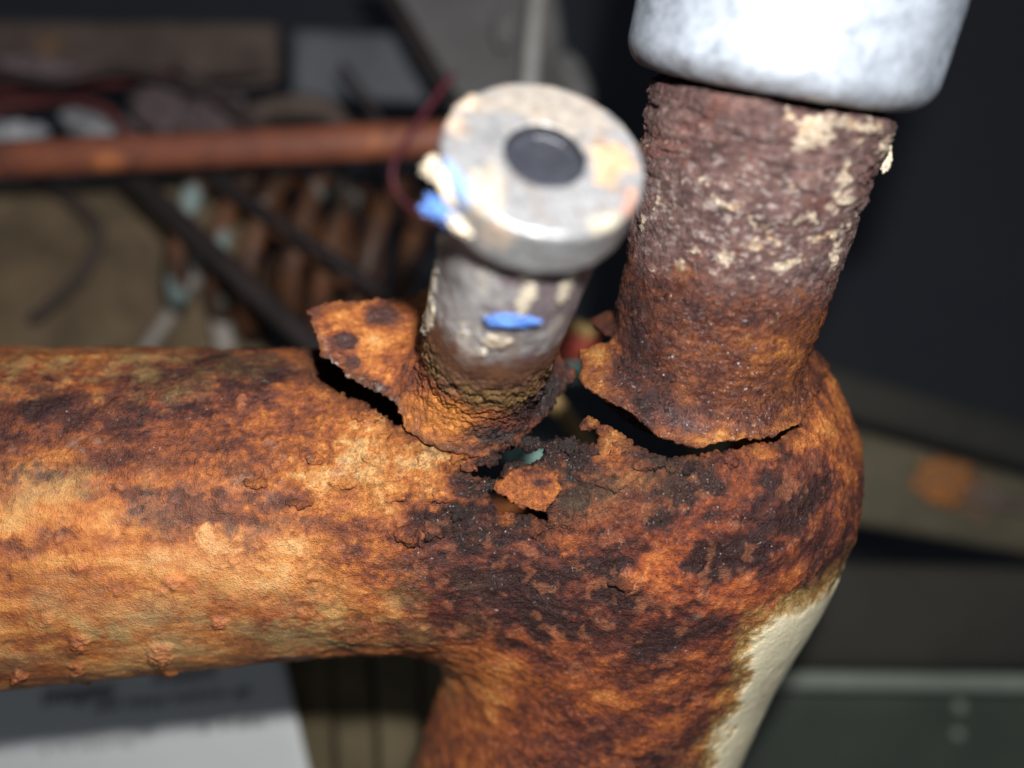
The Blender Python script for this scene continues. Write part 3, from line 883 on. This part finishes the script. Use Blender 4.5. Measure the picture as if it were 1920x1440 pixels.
# the two limbs of the pipe go on beyond the picture
def build_limb(name, org, axis, r0, r1, length):
    pr = resample([(r0, 0.0), (r1, length - 3), (r1 - 1.5, length), (r1 - 4, length), (r1 - 4, length - 20)], 1.2)
    V, Q = lathe(pr, np.array(org, float), axis, 170)
    N = vnormals(V, Q)
    if ((V - org) * N).sum() < 0: N = -N
    col, wet = body_paint(V, N)[:2]
    V = V + N * (0.5 * fbm(V, 7, 3, .5, 31) + 0.3 * fbm(V, 2.2, 4, .6, 32) - 0.3)[:, None]
    mesh_obj(name, V, Q, M_RUST, pipe, col, wet, np.full(len(V), .5))
build_limb('pipe_arm', (-102.5, -24.6, Z_AX), np.array([-1.0, 0, 0]), 31.4, 32.0, 150)
la = np.array([-27.2, -88.5, -28]); la /= np.linalg.norm(la)
build_limb('pipe_leg', np.array([31.2, -15.5, -26.0]) + la * 91, la, 30.0, 29.6, 150)

# ------------------------------------------------------------------ scraps of paint and fluff
def lump(name, centre, axes, size, mat, parent, seed, amp=0.35, res=28, col=None):
    """rough scrap: a squashed noisy lump"""
    i, j = np.meshgrid(np.arange(res + 1), np.arange(res * 2), indexing='ij')
    ph = np.pi * (0.02 + 0.96 * i / res); th = np.pi * j / res
    X = np.stack([np.sin(ph) * np.cos(th), np.sin(ph) * np.sin(th), np.cos(ph)], -1).reshape(-1, 3)
    d = np.maximum(1 + amp * 1.2 * fbm(X + seed, .6, 5, .72, seed), .25)
    X = X * d[:, None] * np.array(size)
    E = np.array(axes)
    V = centre + X @ E
    n = res * 2
    i, j = np.meshgrid(np.arange(res), np.arange(n), indexing='ij'); j2 = (j + 1) % n
    Q = np.stack([i * n + j, (i + 1) * n + j, (i + 1) * n + j2, i * n + j2], -1).reshape(-1, 4)
    if col is not None:
        k = (1 + 0.5 * fbm(V, .8, 3, .6, seed))[:, None]
        return mesh_obj(name, V, Q, mat, parent, np.asarray(col)[None, :] * k, np.full(len(V), .5), np.full(len(V), .8))
    return mesh_obj(name, V, Q, mat, parent)

def basis(nrm, up):
    n = np.array(nrm, float); n /= np.linalg.norm(n)
    x = np.array(up, float); x -= n * (x @ n); x /= np.linalg.norm(x)
    return [x, np.cross(n, x), n]

M_BLUE = plain_material('blue_paint', lin(70, 118, 205), lin(120, 160, 226), 0.6, 0.6, 0, 0.3)
M_CREAM = plain_material('cream_paint', lin(224, 212, 192), lin(196, 176, 150), 0.5, 0.7, 0, 0.3)

def stub_point(px, py, rad):
    """point on the stub's outside at a pixel"""
    o = np.array([0, 0, D]); d = P(px, py, 0) - o; d /= np.linalg.norm(d)
    t = 60.0
    for _ in range(80):
        p = o + d * t
        w = p - STUB0; s = w @ A_DIR
        rr = np.linalg.norm(w - s * A_DIR) - rad
        if rr < 0.02: break
        t += max(rr * 0.9, 0.02)
    n = w - s * A_DIR
    return p, n / max(np.linalg.norm(n), 1e-6)

def snap(px, py, org, axis, rad):
    """point of a round bar's skin nearest to the ray through a pixel"""
    o = np.array([0, 0, D]); d = P(px, py, 0) - o; d /= np.linalg.norm(d)
    ts = np.linspace(60, 200, 1400)
    q = o + ts[:, None] * d
    w = q - org; sa = w @ axis
    rr = np.linalg.norm(w - sa[:, None] * axis, axis=1)
    k = rr.argmin() if rr.min() > rad else int(np.argmax(rr < rad))
    n = w[k] - sa[k] * axis; n /= np.linalg.norm(n)
    return org + sa[k] * axis + n * rad

p, n = stub_point(952, 602, 9.9)
tag(lump('paint_chip', p + n * 0.1, basis(n, (1, .25, 0)), (3.0, 1.2, 0.4), M_BLUE, pipe, 3, .95), 'blue paint chip on the grey stub')
p = snap(822, 394, STUB0, A_DIR, 12.6); tag(lump('paint_chip', p, basis((-.6, -.4, .7), (1, -.1, .2)), (2.4, 1.25, .8), M_BLUE, pipe, 5, .9), 'fuzzy blue paint scrap at the cap rim')
p = snap(812, 318, STUB0, A_DIR, 12.2); tag(lump('paint_chip', p, basis((-.6, -.2, .7), (1, -.6, .2)), (1.2, 1.3, .8), M_CREAM, pipe, 8, .9), 'cream paint crumb at the cap rim')
p = snap(868, 425, STUB0, A_DIR, 11.6); tag(lump('paint_chip', p, basis((-.5, -.6, .6), (1, -.5, .1)), (2.4, .8, .5), M_CREAM, pipe, 9, .9), 'cream paint crumb under the cap rim')
p = snap(835, 350, STUB0, A_DIR, 11.9); tag(lump('paint_chip', p, basis((-.6, -.2, .7), (.3, -1, .1)), (2.2, .7, .5), M_CREAM, pipe, 10, .9), 'cream paint streak on the cap side')
p = snap(1664, 300, B0, B_DIR, 17.9); tag(lump('paint_chip', p, basis((.6, -.2, .6), (.2, 1, .3)), (1.6, .6, .6), M_CREAM, pipe, 12, .6), 'cream paint crumb on the post edge')
p = snap(1668, 314, B0, B_DIR, 18.2); tag(lump('paint_chip', p, basis((.6, -.2, .6), (1, .1, .1)), (.6, .3, .3), M_BLUE, pipe, 13, .5), 'tiny blue paint crumb on the post edge')

# crumbs of rust caught along the tear
rc = np.random.RandomState(5)
LIPS = [(640, 735), (700, 768), (760, 812), (800, 842), (860, 850), (890, 850), (960, 878), (985, 828), (1030, 832), (1070, 830), (1105, 842), (1130, 806), (1170, 818), (1220, 852),
        (1270, 864), (1340, 858), (900, 905), (925, 905), (870, 880), (950, 965), (1000, 980), (1040, 975), (860, 960), (820, 985), (780, 1010), (1060, 960), (1090, 880), (840, 870), (1150, 850), (910, 835)]
HOLES_XY = [surf_xy(hp) for hp in (HOLE_MAIN, HOLE_B, HOLE_C)]
for q, (fx, fy) in enumerate(LIPS):
    for _ in range(2):
        x, y = fx + rc.normal(0, 14), fy + abs(rc.normal(0, 9))
        c = surf(x, y)
        if min(float(poly_sd(hp, np.array([c[0]]), np.array([c[1]]))[0]) for hp in HOLES_XY) < 1.0: continue
        e = 0.4
        g = np.array([float(d_body(c[0] + e, c[1], c[2]) - d_body(c[0] - e, c[1], c[2])), float(d_body(c[0], c[1] + e, c[2]) - d_body(c[0], c[1] - e, c[2])),
                      float(d_body(c[0], c[1], c[2] + e) - d_body(c[0], c[1], c[2] - e))])
        r = rc.uniform(.35, .95)
        an = rc.uniform(0, 6.28)
        lump('rust_crumb', c + g / np.linalg.norm(g) * 0.1, basis(g, (math.cos(an), math.sin(an), .1)), (r * 1.4, r, r * .7), M_RUST, pipe, 60 + q, .7, 12,
             body_paint(c[None, :] + rc.normal(0, .4, (1, 3)), None)[0][0] * rc.uniform(.7, 1.1))

# ------------------------------------------------------------------ background, seen out of focus
def tube(name, pts, rad, mat, parent=None, nseg=16, closed_ends=True, wob=0.0):
    pts = np.array(pts, float)
    n = len(pts)
    T = np.gradient(pts, axis=0); T /= np.linalg.norm(T, axis=1)[:, None]
    ref = np.array([0.13, 0.21, 1.0]); ref /= np.linalg.norm(ref)
    V = []
    rads = np.broadcast_to(np.asarray(rad, float), (n,))
    for i in range(n):
        a = np.cross(T[i], ref)
        if np.linalg.norm(a) < 0.15: a = np.cross(T[i], [1.0, 0, 0])
        a /= np.linalg.norm(a); b = np.cross(T[i], a)
        th = np.arange(nseg) / nseg * 2 * np.pi
        V.append(pts[i] + rads[i] * (np.cos(th)[:, None] * a + np.sin(th)[:, None] * b))
    V = np.concatenate([[pts[0]] * 1] + V + [[pts[-1]]])
    Q = []
    for i in range(n - 1):
        for j in range(nseg):
            j2 = (j + 1) % nseg
            Q.append((1 + i * nseg + j, 1 + i * nseg + j2, 1 + (i + 1) * nseg + j2, 1 + (i + 1) * nseg + j))
    for j in range(0, nseg, 2):
        a, b, c = j, (j + 1) % nseg, (j + 2) % nseg
        Q.append((0, 1 + c, 1 + b, 1 + a))
        k = 1 + (n - 1) * nseg
        Q.append((len(V) - 1, k + a, k + b, k + c))
    if wob: V = V + np.stack([fbm(V, 8, 3, .6, s) for s in (1, 2, 3)], 1) * wob
    return mesh_obj(name, V, np.array(Q), mat, parent)

def slab(name, corners, thick, mat, parent=None, nx=40, ny=12, amp=0.4, scale=15, seed=1):
    """board given by its four upper corners (3-D, mm), bevelled edges, slightly uneven"""
    c = np.array(corners, float)
    def pt(a, b): return (1 - a) * (1 - b) * c[0] + a * (1 - b) * c[1] + a * b * c[2] + (1 - a) * b * c[3]
    nrm = np.cross(c[1] - c[0], c[3] - c[0]); nrm /= np.linalg.norm(nrm)
    if nrm[2] < 0: nrm = -nrm
    us = np.linspace(0, 1, nx + 1); vs = np.linspace(0, 1, ny + 1)
    top = np.array([[pt(a, b) for b in vs] for a in us])
    ed = np.minimum(np.minimum(us, 1 - us)[:, None] * nx, np.minimum(vs, 1 - vs)[None, :] * ny)
    h = fbm(top.reshape(-1, 3), scale, 3, .5, seed).reshape(nx + 1, ny + 1) * amp - np.where(ed < 0.5, 0.25 * thick, 0)
    top = top + h[..., None] * nrm
    bot = top - thick * nrm
    m = (nx + 1) * (ny + 1)
    V = np.concatenate([top.reshape(-1, 3), bot.reshape(-1, 3)])
    I = lambda i, j: i * (ny + 1) + j
    Q = []
    for i in range(nx):
        for j in range(ny):
            Q.append((I(i, j), I(i + 1, j), I(i + 1, j + 1), I(i, j + 1)))
            Q.append((m + I(i, j), m + I(i, j + 1), m + I(i + 1, j + 1), m + I(i + 1, j)))
    for i in range(nx):
        Q.append((I(i, 0), m + I(i, 0), m + I(i + 1, 0), I(i + 1, 0))); Q.append((I(i, ny), I(i + 1, ny), m + I(i + 1, ny), m + I(i, ny)))
    for j in range(ny):
        Q.append((I(0, j), I(0, j + 1), m + I(0, j + 1), m + I(0, j))); Q.append((I(nx, j), m + I(nx, j), m + I(nx, j + 1), I(nx, j + 1)))
    return mesh_obj(name, V, np.array(Q), mat, parent)

def quad(px4, z):
    zs = z if isinstance(z, (list, tuple)) else [z] * 4
    return [P(a, b, q) for (a, b), q in zip(px4, zs)]

def line(p0, p1, n=24): return [np.array(p0) * (1 - i / n) + np.array(p1) * (i / n) for i in range(n + 1)]

def curve(ctrl, n=40):
    c = np.array(ctrl, float); k = len(c)
    t = np.linspace(0, k - 1, n)
    out = []
    for x in t:
        i = min(int(x), k - 2); f = x - i
        p0, p1, p2, p3 = c[max(i - 1, 0)], c[i], c[i + 1], c[min(i + 2, k - 1)]
        out.append(0.5 * ((2 * p1) + (-p0 + p2) * f + (2 * p0 - 5 * p1 + 4 * p2 - p3) * f * f + (-p0 + 3 * p1 - 3 * p2 + p3) * f ** 3))
    return out

# ground far below
M_GROUND = plain_material('dark_ground', (0.026, 0.031, 0.046), (0.034, 0.036, 0.046), 0.02, 0.85, 0, 2)
g = slab('ground', [(-900, -700, -300), (900, -700, -300), (900, 700, -300), (-900, 700, -300)], 10, M_GROUND, None, 60, 50, 4, 90, 2)
tag(g, kind='structure')

M_BAR = plain_material('brown_bar', lin(150, 88, 62), lin(112, 66, 54), 0.06, 0.55, 0, .5, (lin(206, 126, 74), .60, .035))
M_BLACK = plain_material('black_rod', lin(52, 42, 42), lin(38, 32, 32), 0.1, 0.6, 0, .4)
o = tube('round_bar', line(P(-900, 343, -100), P(1100, 246, -104), 60), 5.0, M_BAR, None, 28, wob=.35)
tag(o, 'long brown rusty round bar running behind the capped stub', 'bar')
o = tube('steel_rod', line(P(235, 320, -122), P(690, 745, -84), 40), 3.2, M_BLACK, None, 20, wob=.3)
tag(o, 'thick black rod running diagonally in front of the coil spring', 'rod')
o = tube('steel_rod', line(P(380, 320, -122), P(790, 600, -96), 40), 2.3, M_BLACK, None, 20, wob=.3)
tag(o, 'slimmer dark rod lying diagonally across the coil spring', 'rod')

# coil spring, worn teal paint over orange rust
M_SPRING = plain_material('spring_paint', lin(118, 72, 40), lin(56, 46, 42), 0.07, 0.55, 0, .5, (lin(140, 160, 158), .56, .06))
ax0, ax1 = P(385, 450, -150), P(800, 520, -150)
ad = (ax1 - ax0) / np.linalg.norm(ax1 - ax0)
e1 = np.cross(ad, [0, 0, 1.0]); e1 /= np.linalg.norm(e1); e2 = np.cross(e1, ad)
turns = 6.5; pts = []
for i in range(int(turns * 36) + 1):
    f = i / (turns * 36); a = 2 * math.pi * turns * f + 0.6
    pts.append(ax0 + (ax1 - ax0) * (f + 0.012 * math.sin(a * 0.37 + 1)) + (25 + 2.5 * math.sin(a * 0.61)) * (math.cos(a) * e1 + math.sin(a) * e2))
o = tube('coil_spring', pts, 3.3, M_SPRING, None, 14)
tag(o, 'rusty coil spring with worn pale teal paint lying under the stubs', 'spring')

# boards and ground clutter, upper left
M_BOARD_O = plain_material('olive_board', lin(140, 120, 92), lin(74, 62, 48), 0.035, 0.8, 0, .6, (lin(170, 92, 44), .60, .03))
M_BOARD_G = plain_material('grey_board', lin(178, 170, 162), lin(140, 132, 126), 0.03, 0.8, 0, .5)
M_BOARD_B = plain_material('brown_board', lin(114, 98, 90), lin(76, 64, 58), 0.05, 0.8, 0, .5, (lin(140, 104, 70), .6, .04))
M_BOARD_S = plain_material('slate_board', lin(116, 120, 128), lin(86, 88, 94), 0.03, 0.7, 0, .4)
o = slab('board', quad([(-220, 690), (500, 690), (470, 335), (-220, 350)], -158), 6, M_BOARD_O, None, 40, 20, 1.2, 30, 4)
tag(o, 'dirty olive brown board below the brown bar', 'board')
o = slab('board', quad([(-260, 150), (518, 135), (516, 40), (-260, 30)], -190), 8, M_BOARD_B, None, 40, 10, 1.5, 25, 5)
tag(o, 'long dusty brown board beyond the brown bar', 'board')
o = slab('board', quad([(545, 178), (850, 190), (850, 62), (545, 52)], -196), 6, M_BOARD_S, None, 20, 10, .6, 25, 6)
tag(o, 'short slate grey board beside the grey bracket', 'board')
M_PALE = plain_material('pale_plastic', lin(190, 192, 198), lin(140, 138, 142), 0.05, 0.5, 0, .4)
M_MAUVE = plain_material('mauve_rag', lin(128, 112, 114), lin(92, 78, 80), 0.06, 0.8, 0, .6)
M_MAROON = plain_material('maroon_rod', lin(104, 48, 44), lin(80, 38, 40), 0.05, 0.6, 0, .3)
o = tube('steel_rod', line(P(-150, 184, -172), P(345, 140, -172), 24), 2.2, M_MAROON, None, 16, wob=.5)
tag(o, 'thin maroon rod lying among the pale scraps', 'rod')
def scrap(px, py, z, sx, sy, sz, ang, mat, seed, label, cat='scrap'):
    a = math.radians(ang)
    o = lump('crumpled_scrap', P(px, py, z), basis((0, 0, 1), (math.cos(a), math.sin(a), 0)), (sx, sy, sz), mat, None, seed, .5, 26)
    return tag(o, label, cat, 'crumpled scraps beyond the brown bar')
scrap(188, 238, -158, 13, 5.5, 4, -18, M_PALE, 21, 'pale grey crumpled scrap touching the brown bar')
scrap(20, 254, -150, 11, 4, 4, 4, M_PALE, 22, 'bluish pale scrap at the end of the brown bar')
scrap(75, 132, -165, 13, 5, 4, -6, M_MAUVE, 23, 'mauve rag scrap above the maroon rod')
scrap(300, 205, -168, 10, 8, 4, -30, M_MAUVE, 24, 'dull mauve crumpled rag beside the pale scrap')
scrap(395, 220, -168, 12, 8, 4, 20, M_MAUVE, 25, 'brownish rag in front of the hose loop')
o = tube('hose_loop', curve([P(450, 250, -160), P(490, 212, -160), P(550, 200, -158), P(610, 206, -158), P(640, 240, -160), P(650, 280, -162)]), 4.0, M_BOARD_B, None, 18)
tag(o, 'short dusty brown hose arching over the brown bar', 'hose')

M_WIRE = plain_material('dark_cable', lin(74, 60, 58), lin(54, 44, 44), 0.1, 0.6, 0, .2)
for pts, r, m, lab in [
        ([(-60, 120), (90, 150), (230, 130), (380, 165), (520, 150)], 1.6, M_WIRE, 'dark cable winding past the mauve rag scrap'),
        ([(-60, 215), (80, 190), (190, 200), (260, 260), (420, 275)], 1.8, M_MAROON, 'maroon cable bending down towards the brown bar'),
        ([(330, 120), (420, 190), (500, 250), (640, 330)], 2.2, M_WIRE, 'dark strap crossing behind the hose loop'),
        ([(60, 330), (180, 420), (150, 520), (60, 600)], 1.8, M_WIRE, 'dark cable curled on the olive board'),
        ([(640, 120), (690, 190), (720, 260), (700, 330)], 1.4, M_WIRE, 'thin dark cable beside the slate grey board')]:
    o = tube('cable', curve([P(x, y, -148 + 3 * math.sin(x)) for x, y in pts]), r, m, None, 10)
    tag(o, lab, 'cable')

# grey bracket at the top
M_BRK = plain_material('grey_bracket', lin(132, 130, 130), lin(104, 102, 102), 0.03, 0.6, 0.1, .3, (lin(140, 96, 72), .68, .03))
M_PALEROD = plain_material('pale_steel', lin(206, 204, 200), lin(170, 166, 160), 0.08, 0.5, 0.2, .3)
br = empty('steel_bracket'); tag(br, 'grey steel bracket with a pale upright rib behind the cap', 'bracket')
slab('plate', quad([(842, 200), (1075, 250), (1042, -60), (715, -60)], [-150, -150, -165, -165]), 4, M_BRK, br, 24, 20, .5, 18, 7)
tube('rib', line(P(1012, -60, -140), P(990, 190, -138), 20), 2.6, M_PALEROD, br, 18)
tube('edge_strap', line(P(700, -60, -150), P(862, 215, -143), 20), 2.7, M_BLACK, br, 16)
lump('boss', P(950, 45, -147), basis((0, 0, 1), (.2, 1, 0)), (8, 4, 3), M_BRK, br, 31, .2)
lump('boss', P(1075, 150, -150), basis((0, 0, 1), (.5, -1, 0)), (11, 5, 3), M_BRK, br, 32, .2)
M_RED = plain_material('red_cable', lin(112, 44, 58), lin(92, 40, 50), 0.1, 0.5, 0, .1)
o = tube('cable', curve([P(850, 140, -96), P(812, 190, -94), P(770, 250, -92), P(738, 310, -90), P(742, 355, -91), P(775, 392, -94), P(830, 420, -98)], 50), 0.75, M_RED, None, 12)
tag(o, 'thin dark red cable looping over the brown bar', 'cable')

# thin pale sticks on the olive board
o = tube('bent_wire', curve([P(335, 430, -150), P(375, 500, -150), P(405, 570, -150), P(425, 660, -150)]), 3.2, M_BOARD_G, None, 14)
tag(o, 'bent grey wire on the olive board below the black rod', 'wire')
o = tube('bent_wire', curve([P(365, 520, -151), P(320, 590, -151), P(270, 660, -151)]), 2.0, M_BOARD_G, None, 14)
tag(o, 'thin forked wire on the olive board', 'wire')

# red and tan scraps seen between the stubs
M_REDP = plain_material('red_plastic', lin(190, 76, 56), lin(160, 64, 52), 0.08, 0.6, 0, .3)
M_TAN = plain_material('tan_stick', lin(196, 164, 104), lin(150, 118, 76), 0.08, 0.7, 0, .4)
M_TEAL = plain_material('teal_scrap', lin(176, 206, 196), lin(120, 168, 158), 0.08, 0.6, 0, .4)
o = lump('red_scrap', P(1080, 645, -88), basis((0, 0, 1), (1, .2, 0)), (5.6, 4.2, 3), M_REDP, None, 41, .25)
tag(o, 'red scrap lying between the thin stub and the thick post', 'scrap')
o = tube('tan_stick', line(P(1048, 598, -86), P(1112, 628, -86), 12), 1.9, M_TAN, None, 12)
tag(o, 'short tan stick above the red scrap', 'stick')
o = tube('tan_stick', line(P(1030, 740, -80), P(1120, 860, -80), 12), 2.0, M_TAN, None, 12)
tag(o, 'tan stick seen through the torn hole in the pipe', 'stick')
o = lump('teal_scrap', P(985, 852, -78), basis((0, 0, 1), (1, 0, 0)), (5, 3.2, 2.5), M_TEAL, None, 43, .25)
tag(o, 'pale teal scrap seen through the small rusted hole', 'scrap')
o = lump('teal_scrap', P(1075, 698, -84), basis((0, 0, 1), (1, 0, 0)), (5, 2.4, 2.5), M_TEAL, None, 44, .25)
tag(o, 'pale teal scrap just below the red scrap', 'scrap')

# right-hand side: sloping beam, dark panel, rail
M_BEAM = plain_material('khaki_beam', lin(112, 104, 84), lin(78, 72, 58), 0.03, 0.75, 0, .5, (lin(186, 122, 66), .60, .03))
M_PANEL = plain_material('dark_panel', lin(70, 68, 62), lin(56, 55, 51), 0.02, 0.7, 0, .4, (lin(92, 70, 54), .66, .02))
M_GREEN = plain_material('green_grey_panel', lin(76, 84, 74), lin(62, 68, 61), 0.02, 0.6, 0, .4)
M_RAIL = plain_material('pale_rail', lin(150, 160, 146), lin(126, 136, 124), 0.04, 0.5, 0, .2)
o = slab('beam', quad([(1300, 930), (2120, 1075), (2120, 950), (1300, 720)], -150), 8, M_BEAM, None, 50, 12, 1.2, 22, 8)
tag(o, 'khaki brown beam with an orange rust patch sloping behind the pipe elbow', 'beam')
M_PATCH = plain_material('orange_rust_patch', lin(190, 116, 56), lin(132, 96, 60), 0.12, 0.8, 0, .4)
lump('rust_patch', P(1775, 905, -149.6), basis((0, 0, 1), (1, -.2, 0)), (9, 6.5, .9), M_PATCH, o, 71, .7)
lump('pale_crust', P(1830, 925, -149.8), basis((0, 0, 1), (1, -.25, 0)), (20, 4, .7), M_BOARD_B, o, 72, .7)
o = slab('beam', quad([(1400, 735), (2120, 930), (2120, 850), (1400, 640)], -215), 8, M_PANEL, None, 40, 8, 1.0, 22, 9)
tag(o, 'dark beam sloping behind the khaki beam', 'beam')
o = slab('panel', quad([(1150, 1262), (2150, 1262), (2150, 1075), (1150, 1045)], -172), 6, M_PANEL, None, 40, 12, .8, 30, 10)
tag(o, 'flat dark brown panel between the khaki beam and the pale rail', 'panel')
o = tube('rail', line(P(1100, 1270, -150), P(2150, 1284, -150), 30), 2.9, M_RAIL, None, 20, wob=.15)
tag(o, 'pale green grey rail crossing behind the pipe leg', 'rail')
gp = empty('riveted_cover'); tag(gp, 'green grey metal cover with two rivets below the pale rail', 'cover')
slab('sheet', quad([(1100, 1640), (2150, 1640), (2150, 1300), (1100, 1290)], -160), 4, M_GREEN, gp, 40, 16, .5, 30, 11)
for q, (x, y, r) in enumerate([(1800, 1325, 2.2), (1796, 1376, 1.9)]):
    lump('rivet', P(x, y, -158), basis((0, 0, 1), (1, 0, 0)), (r, r, 1.6), M_RAIL, gp, 50 + q, .06, 16)

# bottom: grooved boards and the printed sheet
M_GROOVE = plain_material('brown_slats', lin(120, 108, 82), lin(92, 82, 60), 0.05, 0.8, 0, .4)
for q, (x0, x1) in enumerate([(470, 612), (614, 692), (694, 778), (780, 880)]):
    o = slab('wood_slat', quad([(x0 + 30, 1700), (x1 + 20, 1700), (x1, 1150), (x0, 1150)], -112 - 2 * (q % 2)), 5, M_GROOVE, None, 12, 30, .6, 14, 20 + q)
    tag(o, ['wide brown slat tucked under the printed sheet', 'narrow brown slat between the printed sheet and pipe leg', 'brown slat next to the narrow slat', 'brown slat half hidden by the pipe leg'][q], 'slat', 'brown slats under the pipe')

M_PAPER = plain_material('white_paper', lin(226, 230, 232), lin(216, 220, 222), 0.02, 0.8, 0, .1)
M_INK = plain_material('grey_ink', lin(96, 98, 96), lin(120, 122, 118), 0.3, 0.8, 0, .05)
ZP = -100
paper = slab('sheet', quad([(-300, 1700), (640, 1700), (508, 1140), (-300, 1140)], ZP), 0.4, M_PAPER, None, 40, 24, .8, 60, 31)
paper.name = 'printed_sheet'
tag(paper, 'white printed sheet of paper lying under the pipe arm', 'paper')
rs = np.random.RandomState(3)
PV, PQ = [], []
def ink(x, y, w, h, slope):
    k = len(PV)
    for dx, dy in ((0, h), (w, h), (w, 0), (0, 0)):
        p = P(x + dx, y + dy - slope * dx, ZP)
        PV.append((p[0], p[1], ZP + 1.0))
    PQ.append((k, k + 1, k + 2, k + 3))
for (x0, x1, y0, h, dens) in [(85, 210, 1296, 34, 1.0), (292, 405, 1262, 22, .8), (170, 480, 1318, 20, .75), (370, 492, 1356, 18, .7), (70, 250, 1400, 16, .5)]:
    x = x0
    while x < x1:
        w = rs.uniform(4, 9)
        if rs.rand() < 0.86: ink(x, y0 - (x - x0) * 0.10 + rs.uniform(-2, 2), w * dens, h * rs.uniform(.6, 1), .1)
        x += w + rs.uniform(2, 5)
o = mesh_obj('print', PV, np.array(PQ), M_INK, paper)
